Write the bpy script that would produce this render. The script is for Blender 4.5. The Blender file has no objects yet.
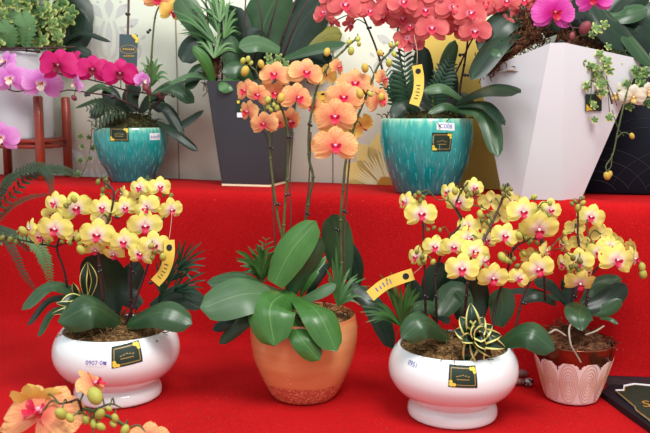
import bpy, math, random
from mathutils import Vector, Matrix, Euler
random.seed(7)
R = random.uniform
col = bpy.context.scene.collection
scene = bpy.context.scene
PI = math.pi
# ------------------------------------------------------------------ camera frame
F = 800.0; HC = 0.66; PITCH = math.radians(7.2)
CP, SP = math.cos(PITCH), math.sin(PITCH)
def ray(px, py):
    a = (px-325.0)/F; b = (216.5-py)/F
    return Vector((a, CP+b*SP, -SP+b*CP))
def P(px, py, Y):
    d = ray(px, py); t = Y/d.y
    return Vector((d.x*t, Y, HC+d.z*t))
def G(px, py, z=0.0):
    d = ray(px, py); t = (z-HC)/d.z
    return Vector((d.x*t, d.y*t, z))
SL = 0.32
def WP(px, py, c):            # point on a vertical plane parallel to the back wall
    d = ray(px, py); t = c/(d.y+SL*d.x)
    return Vector((d.x*t, d.y*t, HC+d.z*t))
FRONT, BACK, WALL = 2.15, 2.44, 2.52
SHELF = 0.45
AX = Vector((1, -SL, 0)).normalized(); AN = Vector((SL, 1, 0)).normalized()
YAW = math.atan(-SL)
def s2l(c):
    c = c/255.0
    return c/12.92 if c <= 0.04045 else ((c+0.055)/1.055)**2.4
def rgb(r, g, b): return (s2l(r), s2l(g), s2l(b), 1.0)

# ------------------------------------------------------------------ mesh builder
class MB:
    def __init__(s): s.v = []; s.f = []; s.m = []; s.uv = {}
    def add(s, vs, fs, mi=0, uvs=None):
        o = len(s.v); s.v.extend([Vector(v) for v in vs])
        for k, f in enumerate(fs):
            if uvs is not None: s.uv[len(s.f)] = [uvs[i] for i in f]
            s.f.append([i+o for i in f]); s.m.append(mi)
    def grid(s, rows, mi=0, closed=False, uvs=None):
        n = len(rows); m = len(rows[0]); vs = [p for r in rows for p in r]; fs = []
        if uvs is None: uv = [(j/(m-1 if not closed else m), i/(n-1)) for i in range(n) for j in range(m)]
        else: uv = uvs
        for i in range(n-1):
            for j in range(m if closed else m-1):
                j2 = (j+1) % m
                fs.append((i*m+j, i*m+j2, (i+1)*m+j2, (i+1)*m+j))
        s.add(vs, fs, mi, uv)
    def tube(s, pts, r, n=6, mi=0, caps=True):
        pts = [Vector(p) for p in pts]; rr = r if isinstance(r, (list, tuple)) else [r]*len(pts)
        rows = []; up = None
        for i, p in enumerate(pts):
            t = (pts[min(i+1, len(pts)-1)]-pts[max(i-1, 0)])
            if t.length < 1e-9: t = Vector((0, 0, 1))
            t.normalize()
            if up is None:
                up = t.orthogonal().normalized()
            up = (up-t*up.dot(t))
            if up.length < 1e-6: up = t.orthogonal()
            up.normalize(); sd = t.cross(up)
            rows.append([p+(up*math.cos(2*PI*k/n)+sd*math.sin(2*PI*k/n))*rr[i] for k in range(n)])
        s.grid(rows, mi, True)
        if caps:
            o = len(s.v)-len(rows)*n
            s.f.append([o+k for k in range(n)][::-1]); s.m.append(mi)
            s.f.append([o+(len(rows)-1)*n+k for k in range(n)]); s.m.append(mi)
    def ball(s, c, r, nu=8, nv=6, mi=0, sc=(1, 1, 1), rot=None, noise=0):
        rows = []
        for i in range(nv+1):
            th = PI*i/nv; row = []
            for j in range(nu):
                ph = 2*PI*j/nu
                v = Vector((math.sin(th)*math.cos(ph)*sc[0], math.sin(th)*math.sin(ph)*sc[1], math.cos(th)*sc[2]))*r
                if noise and 0 < i < nv: v *= 1+R(-noise, noise)
                if rot: v = rot @ v
                row.append(Vector(c)+v)
            rows.append(row)
        s.grid(rows, mi, True)
    def box(s, c, d, rz=0, mi=0, axes=None, bev=0.0):
        X, Y, Z = axes if axes else (Vector((math.cos(rz), math.sin(rz), 0)), Vector((-math.sin(rz), math.cos(rz), 0)), Vector((0, 0, 1)))
        c = Vector(c); hx, hy, hz = d[0]/2, d[1]/2, d[2]/2
        b = min(bev, hx*.9, hy*.9, hz*.9)
        def ring(z, ins):
            x, y = hx-ins, hy-ins
            if b <= 0: return [c+X*q[0]+Y*q[1]+Z*z for q in ((-x, -y), (x, -y), (x, y), (-x, y))]
            return [c+X*q[0]+Y*q[1]+Z*z for q in ((-x+b, -y), (x-b, -y), (x, -y+b), (x, y-b), (x-b, y), (-x+b, y), (-x, y-b), (-x, -y+b))]
        zs = [(-hz, 0), (hz, 0)] if b <= 0 else [(-hz, b*.7), (-hz+b, 0), (hz-b, 0), (hz, b*.7)]
        rows = [ring(z, i) for z, i in zs]; n = len(rows[0]); o = len(s.v)
        s.grid(rows, mi, True)
        s.f.append([o+k for k in range(n)][::-1]); s.m.append(mi)
        s.f.append([o+(len(rows)-1)*n+k for k in range(n)]); s.m.append(mi)
    def prism(s, poly, dvec, mi=0):          # poly: list of Vector, extruded along dvec
        n = len(poly); a = [Vector(p) for p in poly]; b = [p+dvec for p in a]
        fs = [[i, (i+1) % n, n+(i+1) % n, n+i] for i in range(n)]+[list(range(n))[::-1], [n+i for i in range(n)]]
        s.add(a+b, fs, mi)
    def build(s, name, mats, parent=None, smooth=True, local=False, offset=None):
        base = Vector((0, 0, 0))
        if parent is not None and not local: base = WORLD[parent.name]
        off = base if offset is None else offset
        me = bpy.data.meshes.new(name)
        me.from_pydata([tuple(v-off) for v in s.v], [], s.f)
        for m in (mats if isinstance(mats, (list, tuple)) else [mats]): me.materials.append(m)
        me.polygons.foreach_set('material_index', s.m)
        me.polygons.foreach_set('use_smooth', [smooth]*len(s.f))
        if s.uv:
            uvl = me.uv_layers.new(name='UVMap')
            for pi, uvs in s.uv.items():
                p = me.polygons[pi]
                for k, li in enumerate(p.loop_indices): uvl.data[li].uv = uvs[k]
        me.validate(); me.update()
        o = bpy.data.objects.new(name, me); col.objects.link(o)
        if parent is not None: o.parent = parent
        if offset is not None: o.location = offset-base if parent is not None else offset
        WORLD[o.name] = off if not local else base
        return o
WORLD = {}
def tag(o, label, cat, group=None):
    o['label'] = label; o['category'] = cat
    if group: o['group'] = group
    return o
def thing(name, label, cat, loc, group=None):
    o = bpy.data.objects.new(name, None); o.empty_display_size = .02; col.objects.link(o); o.location = loc
    WORLD[o.name] = Vector(loc); return tag(o, label, cat, group)
def struct(o): o['kind'] = 'structure'; return o
def place(name, mesh, parent, loc, rot=(0, 0, 0), sc=1.0):
    o = bpy.data.objects.new(name, mesh); col.objects.link(o); o.parent = parent
    o.location = Vector(loc)-WORLD[parent.name]; o.rotation_euler = rot
    o.scale = (sc, sc, sc) if not isinstance(sc, tuple) else sc
    return o
def cat(pts, n=5):                     # Catmull-Rom through points
    pts = [Vector(p) for p in pts]
    if len(pts) < 3: 
        return [pts[0].lerp(pts[1], i/n) for i in range(n+1)]
    q = [pts[0]*2-pts[1]]+pts+[pts[-1]*2-pts[-2]]; out = []
    for i in range(1, len(q)-2):
        a, b, c, d = q[i-1:i+3]
        for k in range(n):
            t = k/n
            out.append(.5*((2*b)+(c-a)*t+(2*a-5*b+4*c-d)*t*t+(3*b-a-3*c+d)*t**3))
    out.append(q[-2]); return out

# ------------------------------------------------------------------ materials
class N:
    def __init__(s, name):
        s.mat = bpy.data.materials.new(name); s.mat.use_nodes = True
        s.nt = s.mat.node_tree; s.nt.nodes.clear(); s.out = s.nt.nodes.new('ShaderNodeOutputMaterial')
    def n(s, t, **k):
        x = s.nt.nodes.new(t)
        for a, b in k.items():
            if a.startswith('i_'):
                key = a[2:].replace('_', ' ')
                x.inputs[int(key) if key.isdigit() else key].default_value = b
            else: setattr(x, a, b)
        return x
    def l(s, a, b): s.nt.links.new(a, b)
    def ramp(s, src, stops, interp='LINEAR'):
        r = s.n('ShaderNodeValToRGB'); r.color_ramp.interpolation = interp
        e = r.color_ramp.elements
        while len(e) < len(stops): e.new(.5)
        for i, (p, c) in enumerate(stops): e[i].position = p; e[i].color = c
        s.l(src, r.inputs[0]); return r.outputs[0]
    def mix(s, f, a, b, mode='MIX'):
        m = s.n('ShaderNodeMix', data_type='RGBA', blend_type=mode)
        for v, i in ((f, 0), (a, 6), (b, 7)):
            if hasattr(v, 'is_output'): s.l(v, m.inputs[i])
            else: m.inputs[i].default_value = v
        return m.outputs[2]
    def math(s, op, a, b=None, clamp=False):
        m = s.n('ShaderNodeMath', operation=op, use_clamp=clamp)
        for v, i in ((a, 0), (b, 1)):
            if v is None: continue
            if hasattr(v, 'is_output'): s.l(v, m.inputs[i])
            else: m.inputs[i].default_value = v
        return m.outputs[0]
    def noise(s, scale, detail=3, vec=None, rough=.5, w=None):
        x = s.n('ShaderNodeTexNoise'); x.inputs['Scale'].default_value = scale; x.inputs['Detail'].default_value = detail
        x.inputs['Roughness'].default_value = rough
        if vec is not None: s.l(vec, x.inputs['Vector'])
        return x.outputs['Fac']
    def bsdf(s, colr, rough=.5, spec=.5, metal=0, bump=None, bstr=.3, bdist=.001, coat=0, transl=0, sheen=0):
        b = s.n('ShaderNodeBsdfPrincipled')
        if hasattr(colr, 'is_output'): s.l(colr, b.inputs['Base Color'])
        else: b.inputs['Base Color'].default_value = colr
        if hasattr(rough, 'is_output'): s.l(rough, b.inputs['Roughness'])
        else: b.inputs['Roughness'].default_value = rough
        if hasattr(metal, 'is_output'): s.l(metal, b.inputs['Metallic'])
        else: b.inputs['Metallic'].default_value = metal
        b.inputs['Specular IOR Level'].default_value = spec
        b.inputs['Coat Weight'].default_value = coat; b.inputs['Coat Roughness'].default_value = .05
        b.inputs['Sheen Weight'].default_value = sheen
        if bump is not None:
            bu = s.n('ShaderNodeBump'); bu.inputs['Strength'].default_value = bstr; bu.inputs['Distance'].default_value = bdist
            s.l(bump, bu.inputs['Height']); s.l(bu.outputs[0], b.inputs['Normal'])
        o = b.outputs[0]
        if transl:
            t = s.n('ShaderNodeBsdfTranslucent')
            if hasattr(colr, 'is_output'): s.l(colr, t.inputs[0])
            else: t.inputs[0].default_value = colr
            m = s.n('ShaderNodeMixShader'); m.inputs[0].default_value = transl
            s.l(o, m.inputs[1]); s.l(t.outputs[0], m.inputs[2]); o = m.outputs[0]
        s.l(o, s.out.inputs[0]); return s.mat
def simple(name, c, rough=.5, spec=.5, metal=0, coat=0, var=0, vscale=40, transl=0):
    m = N(name)
    if var:
        tc = m.n('ShaderNodeTexCoord').outputs['Object']
        f = m.noise(vscale, 3, tc)
        c2 = tuple(min(1, x*(1-var)) for x in c[:3])+(1,)
        c = m.mix(m.ramp(f, [(.35, (0, 0, 0, 1)), (.65, (1, 1, 1, 1))]), c, c2)
    return m.bsdf(c, rough, spec, metal, coat=coat, transl=transl)

def m_cloth():
    m = N('red_felt'); tc = m.n('ShaderNodeTexCoord').outputs['Object']
    n1 = m.noise(6, 3, tc); n2 = m.noise(260, 4, tc, .7); n3 = m.noise(90, 2, tc)
    c = m.mix(m.ramp(n1, [(.3, (0, 0, 0, 1)), (.7, (1, 1, 1, 1))]), rgb(180, 14, 20), rgb(164, 8, 15))
    c = m.mix(m.ramp(n2, [(.4, (0, 0, 0, 1)), (.75, (1, 1, 1, 1))]), c, rgb(204, 24, 26))
    sp = m.ramp(m.noise(320, 1, tc), [(.76, (0, 0, 0, 1)), (.80, (1, 1, 1, 1))])
    c = m.mix(sp, c, rgb(225, 110, 80))
    h = m.math('ADD', n2, m.math('MULTIPLY', n3, .8))
    return m.bsdf(c, .95, .15, bump=h, bstr=.45, bdist=.0015)
def m_ceramic(name, c, c2=None):
    m = N(name); tc = m.n('ShaderNodeTexCoord').outputs['Object']
    cc = m.mix(m.noise(9, 2, tc), c, c2 or c)
    return m.bsdf(cc, .13, .5, coat=.5, bump=m.noise(30, 2, tc), bstr=.03, bdist=.002)
def m_teal():
    m = N('teal_glaze'); uv = m.n('ShaderNodeUVMap').outputs[0]
    sx = m.n('ShaderNodeSeparateXYZ'); m.l(uv, sx.inputs[0]); v = sx.outputs[1]
    mp = m.n('ShaderNodeMapping'); mp.inputs['Scale'].default_value = (60, 3.2, 1); m.l(uv, mp.inputs[0])
    ns = m.noise(1.0, 4, mp.outputs[0], .6)
    vv = m.math('ADD', v, m.math('MULTIPLY', m.math('SUBTRACT', ns, .5), .35))
    c = m.ramp(vv, [(.0, rgb(14, 104, 112)), (.35, rgb(22, 134, 138)), (.7, rgb(32, 150, 148)), (.9, rgb(62, 174, 162)), (.97, rgb(126, 206, 184)), (1, rgb(176, 208, 176))])
    sp = m.ramp(m.noise(1.7, 2, mp.outputs[0]), [(.55, (0, 0, 0, 1)), (.72, (1, 1, 1, 1))])
    c = m.mix(m.math('MULTIPLY', sp, .35), c, rgb(120, 205, 200))
    return m.bsdf(c, .12, .5, coat=.6, bump=ns, bstr=.15, bdist=.001)
def m_orange():
    m = N('orange_glaze'); uv = m.n('ShaderNodeUVMap').outputs[0]; tc = m.n('ShaderNodeTexCoord').outputs['Object']
    sx = m.n('ShaderNodeSeparateXYZ'); m.l(uv, sx.inputs[0]); v = sx.outputs[1]
    mp = m.n('ShaderNodeMapping'); mp.inputs['Scale'].default_value = (1, 1, 7); m.l(tc, mp.inputs[0])
    big = m.noise(5, 3, mp.outputs[0])
    c = m.ramp(big, [(.3, rgb(220, 148, 92)), (.6, rgb(228, 164, 110)), (.8, rgb(234, 178, 128))])
    sp = m.ramp(m.noise(170, 3, tc), [(.48, (0, 0, 0, 1)), (.62, (1, 1, 1, 1))])
    rough = m.mix(sp, rgb(196, 96, 62), rgb(226, 158, 128))
    band = m.math('ADD', v, m.math('MULTIPLY', m.math('SUBTRACT', m.noise(40, 2, tc), .5), .05))
    k = m.ramp(band, [(.22, (1, 1, 1, 1)), (.25, (0, 0, 0, 1))])
    c = m.mix(k, c, rough)
    line = m.ramp(band, [(.95, (0, 0, 0, 1)), (.985, (1, 1, 1, 1))]); c = m.mix(line, c, rgb(190, 110, 66))
    ro = m.ramp(k, [(0, (.16, .16, .16, 1)), (1, (.6, .6, .6, 1))])
    return m.bsdf(c, ro, .5, bump=m.math('MULTIPLY', sp, k), bstr=.3, bdist=.001, coat=.15)
def m_leaf(name, c1, c2, rib, rough=.32, edge=None):
    m = N(name); uv = m.n('ShaderNodeUVMap').outputs[0]; tc = m.n('ShaderNodeTexCoord').outputs['Object']
    sx = m.n('ShaderNodeSeparateXYZ'); m.l(uv, sx.inputs[0]); u = sx.outputs[0]
    a = m.math('ABSOLUTE', m.math('SUBTRACT', u, .5))
    mp = m.n('ShaderNodeMapping'); mp.inputs['Scale'].default_value = (14, 1.2, 1); m.l(uv, mp.inputs[0])
    st = m.noise(2.0, 3, mp.outputs[0])
    c = m.mix(m.ramp(m.noise(14, 4, tc, .6), [(.32, (0, 0, 0, 1)), (.68, (1, 1, 1, 1))]), c1, c2)
    c = m.mix(m.math('MULTIPLY', m.ramp(st, [(.4, (0, 0, 0, 1)), (.7, (1, 1, 1, 1))]), .18), c, rib)
    c = m.mix(m.ramp(a, [(.0, (1, 1, 1, 1)), (.022, (0, 0, 0, 1))]), c, rib)
    if edge:
        aa = m.math('ADD', a, m.math('MULTIPLY', m.math('SUBTRACT', st, .5), .12))
        c = m.mix(m.ramp(aa, [(.36, (0, 0, 0, 1)), (.39, (1, 1, 1, 1))]), c, edge)
    return m.bsdf(c, rough, .45, bump=st, bstr=.12, bdist=.001, transl=.08)
def m_petal(name, center, mid, edge, r1=.12, r2=.45, vein=None, vf=.4, spots=None, transl=.28, back=None):
    m = N(name); tc = m.n('ShaderNodeTexCoord').outputs['Object']
    ln = m.n('ShaderNodeVectorMath', operation='LENGTH'); m.l(tc, ln.inputs[0]); r = ln.outputs['Value']
    rn = m.math('ADD', r, m.math('MULTIPLY', m.math('SUBTRACT', m.noise(7, 2, tc), .5), .16))
    c = m.ramp(rn, [(r1*.35, center), (r1, mid), (r2, edge)])
    if vein:
        sx = m.n('ShaderNodeSeparateXYZ'); m.l(tc, sx.inputs[0])
        an = m.math('ARCTAN2', sx.outputs[2], sx.outputs[0])
        w = m.math('SINE', m.math('ADD', m.math('MULTIPLY', an, 34.0), m.math('MULTIPLY', m.noise(6, 2, tc), 9.0)))
        k = m.math('MULTIPLY', m.ramp(w, [(.55, (0, 0, 0, 1)), (1, (1, 1, 1, 1))]), vf)
        c = m.mix(k, c, vein)
    if spots:
        k = m.ramp(m.noise(28, 3, tc, .7), [(.46, (0, 0, 0, 1)), (.66, (1, 1, 1, 1))])
        c = m.mix(m.math('MULTIPLY', k, .65), c, spots)
    return m.bsdf(c, .5, .25, transl=transl, sheen=.1)

M = {}
M['cloth'] = m_cloth()
M['white_pot'] = m_ceramic('white_ceramic', rgb(236, 244, 244), rgb(240, 248, 248))
M['planter_white'] = simple('white_fiberglass', rgb(222, 222, 226), .3, .5, var=.03, vscale=5)
M['stand_pot'] = simple('pale_grey_pot', rgb(205, 205, 208), .45, .5)
M['teal'] = m_teal(); M['drip'] = simple('pale_teal_drip', rgb(66, 178, 180), .12, .5, coat=.5)
M['orange'] = m_orange()
M['charcoal'] = simple('charcoal_resin', rgb(58, 58, 64), .42, .4, var=.1, vscale=8)
M['emboss_white'] = simple('pinkish_white_ceramic', rgb(246, 244, 240), .35, .5)
M['emboss_line'] = simple('raised_tan_lines', rgb(226, 180, 152), .4, .4)
M['copper'] = simple('copper_lustre', rgb(140, 78, 54), .16, .6, metal=.8, var=.4, vscale=25)
M['wood'] = simple('red_brown_wood', rgb(150, 52, 30), .35, .5, coat=.2, var=.25, vscale=25)
M['black'] = simple('black_card', rgb(22, 24, 30), .6, .3)
M['maroon'] = simple('dark_maroon_card', rgb(48, 14, 24), .6, .3)
M['dkgreen'] = simple('dark_green_label', rgb(38, 54, 42), .6, .3, var=.2, vscale=80)
M['gold'] = simple('gold_print', rgb(206, 160, 70), .35, .6, metal=.3)
M['goldd'] = simple('dull_gold_print', rgb(150, 122, 66), .4, .5)
M['goldy'] = simple('yellow_gold_foil', rgb(235, 205, 70), .4, .5)
M['paper'] = simple('white_paper', rgb(238, 238, 240), .6, .3)
M['blueink'] = simple('blue_violet_ink', rgb(96, 96, 175), .6, .2)
M['tagy'] = simple('yellow_card', rgb(232, 200, 82), .5, .4, transl=.15)
M['tagpale'] = simple('pale_card', rgb(240, 225, 190), .5, .4)
M['taggrey'] = simple('dark_grey_green_card', rgb(66, 84, 88), .45, .4)
M['navy'] = simple('navy_lacquer', rgb(14, 22, 34), .6, .2)
M['arcs'] = simple('brown_arc_line', rgb(50, 46, 52), .5, .3)
M['wall'] = simple('beige_wall_panel', rgb(236, 240, 220), .6, .3, var=.03, vscale=3)
M['damask'] = simple('grey_damask_print', rgb(208, 208, 202), .6, .3)
M['seam'] = simple('panel_seam', rgb(160, 154, 142), .8, .1)
M['board'] = simple('yellow_board', rgb(222, 192, 96), .55, .3, var=.06, vscale=6)
M['printy'] = simple('printed_yellow_petal', rgb(246, 218, 134), .6, .3, var=.12, vscale=12)
M['printv'] = simple('printed_pale_vein', rgb(252, 240, 190), .6, .3)
M['printo'] = simple('printed_orange', rgb(212, 150, 60), .6, .3)
def m_moss(name, a, b, c):
    m = N(name); tc = m.n('ShaderNodeTexCoord').outputs['Object']
    k = m.noise(90, 4, tc, .7)
    return m.bsdf(m.ramp(k, [(.3, a), (.5, b), (.7, c)]), .9, .2, bump=k, bstr=.9, bdist=.004)
M['moss'] = m_moss('dry_moss', rgb(44, 30, 18), rgb(108, 78, 46), rgb(168, 130, 84))
M['mossg'] = m_moss('green_moss', rgb(28, 28, 16), rgb(62, 58, 30), rgb(106, 96, 54))
M['bark'] = m_moss('brown_bark', rgb(46, 26, 18), rgb(98, 60, 40), rgb(150, 102, 70))
M['leaf'] = m_leaf('orchid_leaf', rgb(40, 68, 42), rgb(54, 86, 50), rgb(74, 106, 64))
M['leafb'] = m_leaf('bright_orchid_leaf', rgb(52, 98, 42), rgb(68, 118, 50), rgb(104, 144, 76), .3)
M['leafg'] = m_leaf('grey_green_leaf', rgb(64, 96, 62), rgb(78, 110, 72), rgb(104, 132, 88), .38)
M['leafd'] = m_leaf('dark_orchid_leaf', rgb(20, 38, 27), rgb(31, 53, 35), rgb(48, 70, 46), .35)
M['leafo'] = m_leaf('olive_leaf', rgb(110, 108, 34), rgb(140, 132, 48), rgb(150, 140, 70), .4)
M['blade'] = m_leaf('palm_blade', rgb(40, 84, 38), rgb(66, 112, 50), rgb(92, 134, 66), .45)
M['bladel'] = m_leaf('light_palm_blade', rgb(70, 112, 62), rgb(104, 144, 84), rgb(134, 164, 108), .45)
M['bladed'] = m_leaf('dark_palm_blade', rgb(18, 50, 34), rgb(30, 70, 44), rgb(50, 90, 58), .45)
M['fern'] = m_leaf('fern_green', rgb(30, 48, 28), rgb(46, 66, 36), rgb(60, 76, 46), .6)
M['fernl'] = m_leaf('fern_light', rgb(72, 112, 62), rgb(96, 136, 82), rgb(110, 146, 92), .6)
M['varieg'] = m_leaf('variegated_leaf', rgb(22, 48, 34), rgb(30, 60, 40), rgb(50, 80, 52), .35, rgb(226, 218, 130))
def m_ivy(name, a, b, e):
    m = N(name); uv = m.n('ShaderNodeUVMap').outputs[0]; tc = m.n('ShaderNodeTexCoord').outputs['Object']
    sx = m.n('ShaderNodeSeparateXYZ'); m.l(uv, sx.inputs[0]); u = sx.outputs[0]
    k = m.math('ADD', u, m.math('MULTIPLY', m.math('SUBTRACT', m.noise(60, 3, tc), .5), .6))
    c = m.mix(m.noise(40, 2, tc), a, b)
    c = m.mix(m.ramp(k, [(.74, (0, 0, 0, 1)), (.9, (1, 1, 1, 1))]), c, e)
    return m.bsdf(c, .45, .4, transl=.15)
M['ivy'] = m_ivy('variegated_ivy', rgb(72, 106, 54), rgb(120, 150, 82), rgb(196, 200, 118))
M['ivyd'] = m_ivy('green_ivy', rgb(50, 84, 44), rgb(84, 120, 60), rgb(158, 176, 92))
M['stem'] = simple('dark_brown_stem', rgb(58, 36, 32), .5, .4, var=.3, vscale=60)
M['stemg'] = simple('green_stem', rgb(84, 96, 52), .5, .4, var=.3, vscale=60)
M['stemr'] = simple('purple_brown_stem', rgb(72, 40, 44), .45, .4, var=.3, vscale=60)
M['stake'] = simple('dull_stake', rgb(88, 66, 56), .6, .3)
M['clip'] = simple('dark_clip', rgb(42, 34, 42), .25, .6)
M['budy'] = simple('yellow_green_bud', rgb(188, 184, 84), .45, .3, var=.15, vscale=60, transl=.1)
M['budg'] = simple('olive_bud', rgb(128, 124, 58), .45, .3, var=.2, vscale=60)
M['budo'] = simple('golden_bud', rgb(206, 172, 74), .45, .3, var=.12, vscale=60, transl=.1)
M['budr'] = simple('dusky_red_bud', rgb(130, 60, 66), .45, .3, var=.2, vscale=60)
M['root'] = simple('grey_aerial_root', rgb(176, 166, 146), .6, .3, var=.2, vscale=60)
M['string'] = simple('thin_string', rgb(200, 180, 150), .6, .3)
W_ = rgb(250, 242, 236)
PET = {
 'yellow': m_petal('yellow_petal', rgb(250, 190, 200), rgb(250, 240, 204), rgb(242, 231, 122), .17, .30),
 'coral': m_petal('coral_petal', rgb(236, 110, 104), rgb(236, 152, 112), rgb(246, 200, 130), .18, .44, rgb(222, 104, 76), .42, rgb(228, 122, 88)),
 'rose': m_petal('rose_petal', rgb(240, 160, 184), rgb(214, 88, 94), rgb(226, 116, 112), .15, .5, rgb(196, 76, 92), .3),
 'magenta': m_petal('magenta_petal', rgb(150, 8, 60), rgb(206, 16, 104), rgb(216, 34, 122), .16, .5, rgb(160, 6, 80), .35, transl=.2),
 'pink': m_petal('pale_pink_petal', rgb(238, 190, 232), rgb(222, 110, 204), rgb(244, 176, 232), .16, .5, rgb(206, 90, 190), .4),
 'orchid': m_petal('orchid_pink_petal', rgb(196, 20, 120), rgb(206, 40, 150), rgb(232, 110, 194), .2, .52, rgb(170, 10, 110), .45),
 'cream': m_petal('cream_petal', rgb(232, 196, 150), rgb(236, 222, 196), rgb(240, 232, 214), .16, .4),
 'pale': m_petal('pale_yellow_petal_back', rgb(234, 216, 140), rgb(238, 220, 136), rgb(242, 226, 120), .2, .4),
 'golden': m_petal('golden_petal_back', rgb(240, 160, 90), rgb(240, 196, 96), rgb(240, 206, 110), .2, .45, rgb(220, 150, 70), .2),
}
LIPM = {
 'yellow': (simple('deep_pink_lip', rgb(204, 30, 74), .4, .3, var=.3, vscale=9), simple('white_column', rgb(250, 226, 224), .4, .3)),
 'coral': (simple('red_pink_lip', rgb(204, 30, 66), .4, .3, var=.25, vscale=9), simple('pink_column', rgb(246, 170, 200), .4, .3)),
 'rose': (simple('crimson_lip', rgb(206, 44, 72), .4, .3, var=.3, vscale=9), simple('white_pink_column', rgb(250, 205, 225), .4, .3)),
 'magenta': (simple('dark_red_lip', rgb(120, 16, 40), .4, .3, var=.3, vscale=9), simple('rosy_column', rgb(210, 110, 150), .4, .3)),
 'pink': (simple('white_red_lip', rgb(244, 214, 196), .4, .3, var=.25, vscale=9), simple('red_column', rgb(196, 60, 60), .4, .3)),
 'orchid': (simple('ruby_lip', rgb(176, 24, 50), .4, .3, var=.3, vscale=9), simple('orange_column', rgb(206, 90, 96), .4, .3)),
 'cream': (simple('tan_lip', rgb(214, 176, 96), .4, .3, var=.3, vscale=9), simple('cream_column', rgb(240, 226, 200), .4, .3)),
}
LIPM['pale'] = LIPM['yellow']; LIPM['golden'] = LIPM['coral']

# ------------------------------------------------------------------ flowers (unit width 1, face -Y)
def petal(mb, ang, L, Wd, base=.32, tm=.58, bow=.12, cup=.1, y0=0., tw=0., pw=2.0, wav=.015, r0=.03):
    nu, nv = 8, 10; ca, sa = math.cos(ang), math.sin(ang); rows = []; ph = R(0, 6)
    for i in range(nv+1):
        t = i/nv
        if t > tm: w = max(0, 1-((t-tm)/(1-tm))**pw)**(1/pw)
        else: w = base+(1-base)*math.sin(PI/2*(t/tm))
        if i == nv: w = .04
        w *= Wd/2; row = []
        for j in range(nu+1):
            s = -1+2*j/nu
            x = r0+t*L; z = s*w
            y = y0+bow*t*t+cup*(s*w)**2*4-.04*math.sin(PI*t)*(1-abs(s))+wav*math.sin(ph+s*4+t*5)*t+tw*s*t
            row.append(Vector((x*ca-z*sa, y, x*sa+z*ca)))
        rows.append(row)
    mb.grid(rows)
FM = {}
def make_flower(kind, k):
    fat = {'yellow': .51, 'coral': .58, 'rose': .56, 'magenta': .62, 'pink': .56, 'orchid': .56, 'cream': .44, 'pale': .50, 'golden': .54}[kind]
    mb = MB(); j = lambda a: R(-a, a)
    d = math.radians
    bw = .06+R(0, .1)
    petal(mb, d(90+j(5)), .46, .37, .35, .55, .06+j(.05), .1, .03, pw=1.55)
    petal(mb, d(217+j(5)), .47, .31, .35, .5, .08+j(.05), .1, .03, pw=1.5)
    petal(mb, d(323+j(5)), .47, .31, .35, .5, .08+j(.05), .1, .03, pw=1.5)
    petal(mb, d(12+j(5)), .47, fat, .3, .58, bw+j(.04), -.05+j(.1), -.005, j(.06))
    petal(mb, d(168+j(5)), .47, fat, .3, .58, bw+j(.04), -.05+j(.1), -.005, j(.06))
    lip = MB()
    # mid lobe (spade pointing down and forward), two side lobes standing up round the column
    rows = []
    for i in range(7):
        t = i/6; w = [.035, .045, .075, .095, .07, .035, .006][i]
        rows.append([Vector((s*w, -.05-.13*math.sin(t*2.2)-.02*abs(s)*(1 if t > .3 else 0), -.03-.2*t+.02*abs(s))) for s in (-1, -.5, 0, .5, 1)])
    lip.grid(rows)
    for sg in (-1, 1):
        rows = []
        for i in range(6):
            t = i/5; w = .055*math.sin(PI*min(.98, .12+.8*t))
            c = Vector((sg*(.03+.085*t), -.06-.1*math.sin(t*PI*.6), -.03+.06*t))
            rows.append([c+Vector((sg*-.2*w*s, -.3*w*s*s, w*s)) for s in (-1, -.3, .3, 1)])
        lip.grid(rows)
    lip.ball((0, -.085, -.045), .028, 7, 5)
    colm = MB(); colm.ball((0, -.055, .012), .042, 8, 6, sc=(.8, 1.3, .95))
    FM[(kind, k)] = (mb.build('petals_src', PET[kind], local=True), lip.build('lip_src', LIPM[kind][0], local=True), colm.build('column_src', LIPM[kind][1], local=True))
    for o in FM[(kind, k)]: bpy.data.objects.remove(o)
FMESH = {}
for kind in PET:
    for k in range(3):
        mb_objs = None
        before = set(bpy.data.meshes.keys())
        make_flower(kind, k)
        new = [x for x in bpy.data.meshes if x.name not in before]
        pm = [x for x in new if x.name.startswith('petals')][0]; lm = [x for x in new if x.name.startswith('lip')][0]; cm = [x for x in new if x.name.startswith('column')][0]
        pm.name = kind+'_flower_mesh'; lm.name = kind+'_lip_mesh'; cm.name = kind+'_column_mesh'
        FMESH[(kind, k)] = (pm, lm, cm)
_bm = MB(); _bm.ball((0, 0, 0), 1, 10, 8, sc=(.8, .8, 1.08))
_o = _bm.build('bud_src', M['budy'], local=True); BUD0 = _o.data; bpy.data.objects.remove(_o)
BUD = {}
for k in ('budy', 'budg', 'budo', 'budr'):
    me = BUD0.copy(); me.materials[0] = M[k]; me.name = k+'_mesh'; BUD[k] = me
_bm = MB(); _bm.ball((0, 0, 0), 1, 8, 6); _bm.ball((1.6, -.2, 0), .8, 8, 6)
_o = _bm.build('clip_src', M['clip'], local=True); CLIP = _o.data; bpy.data.objects.remove(_o)

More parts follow.
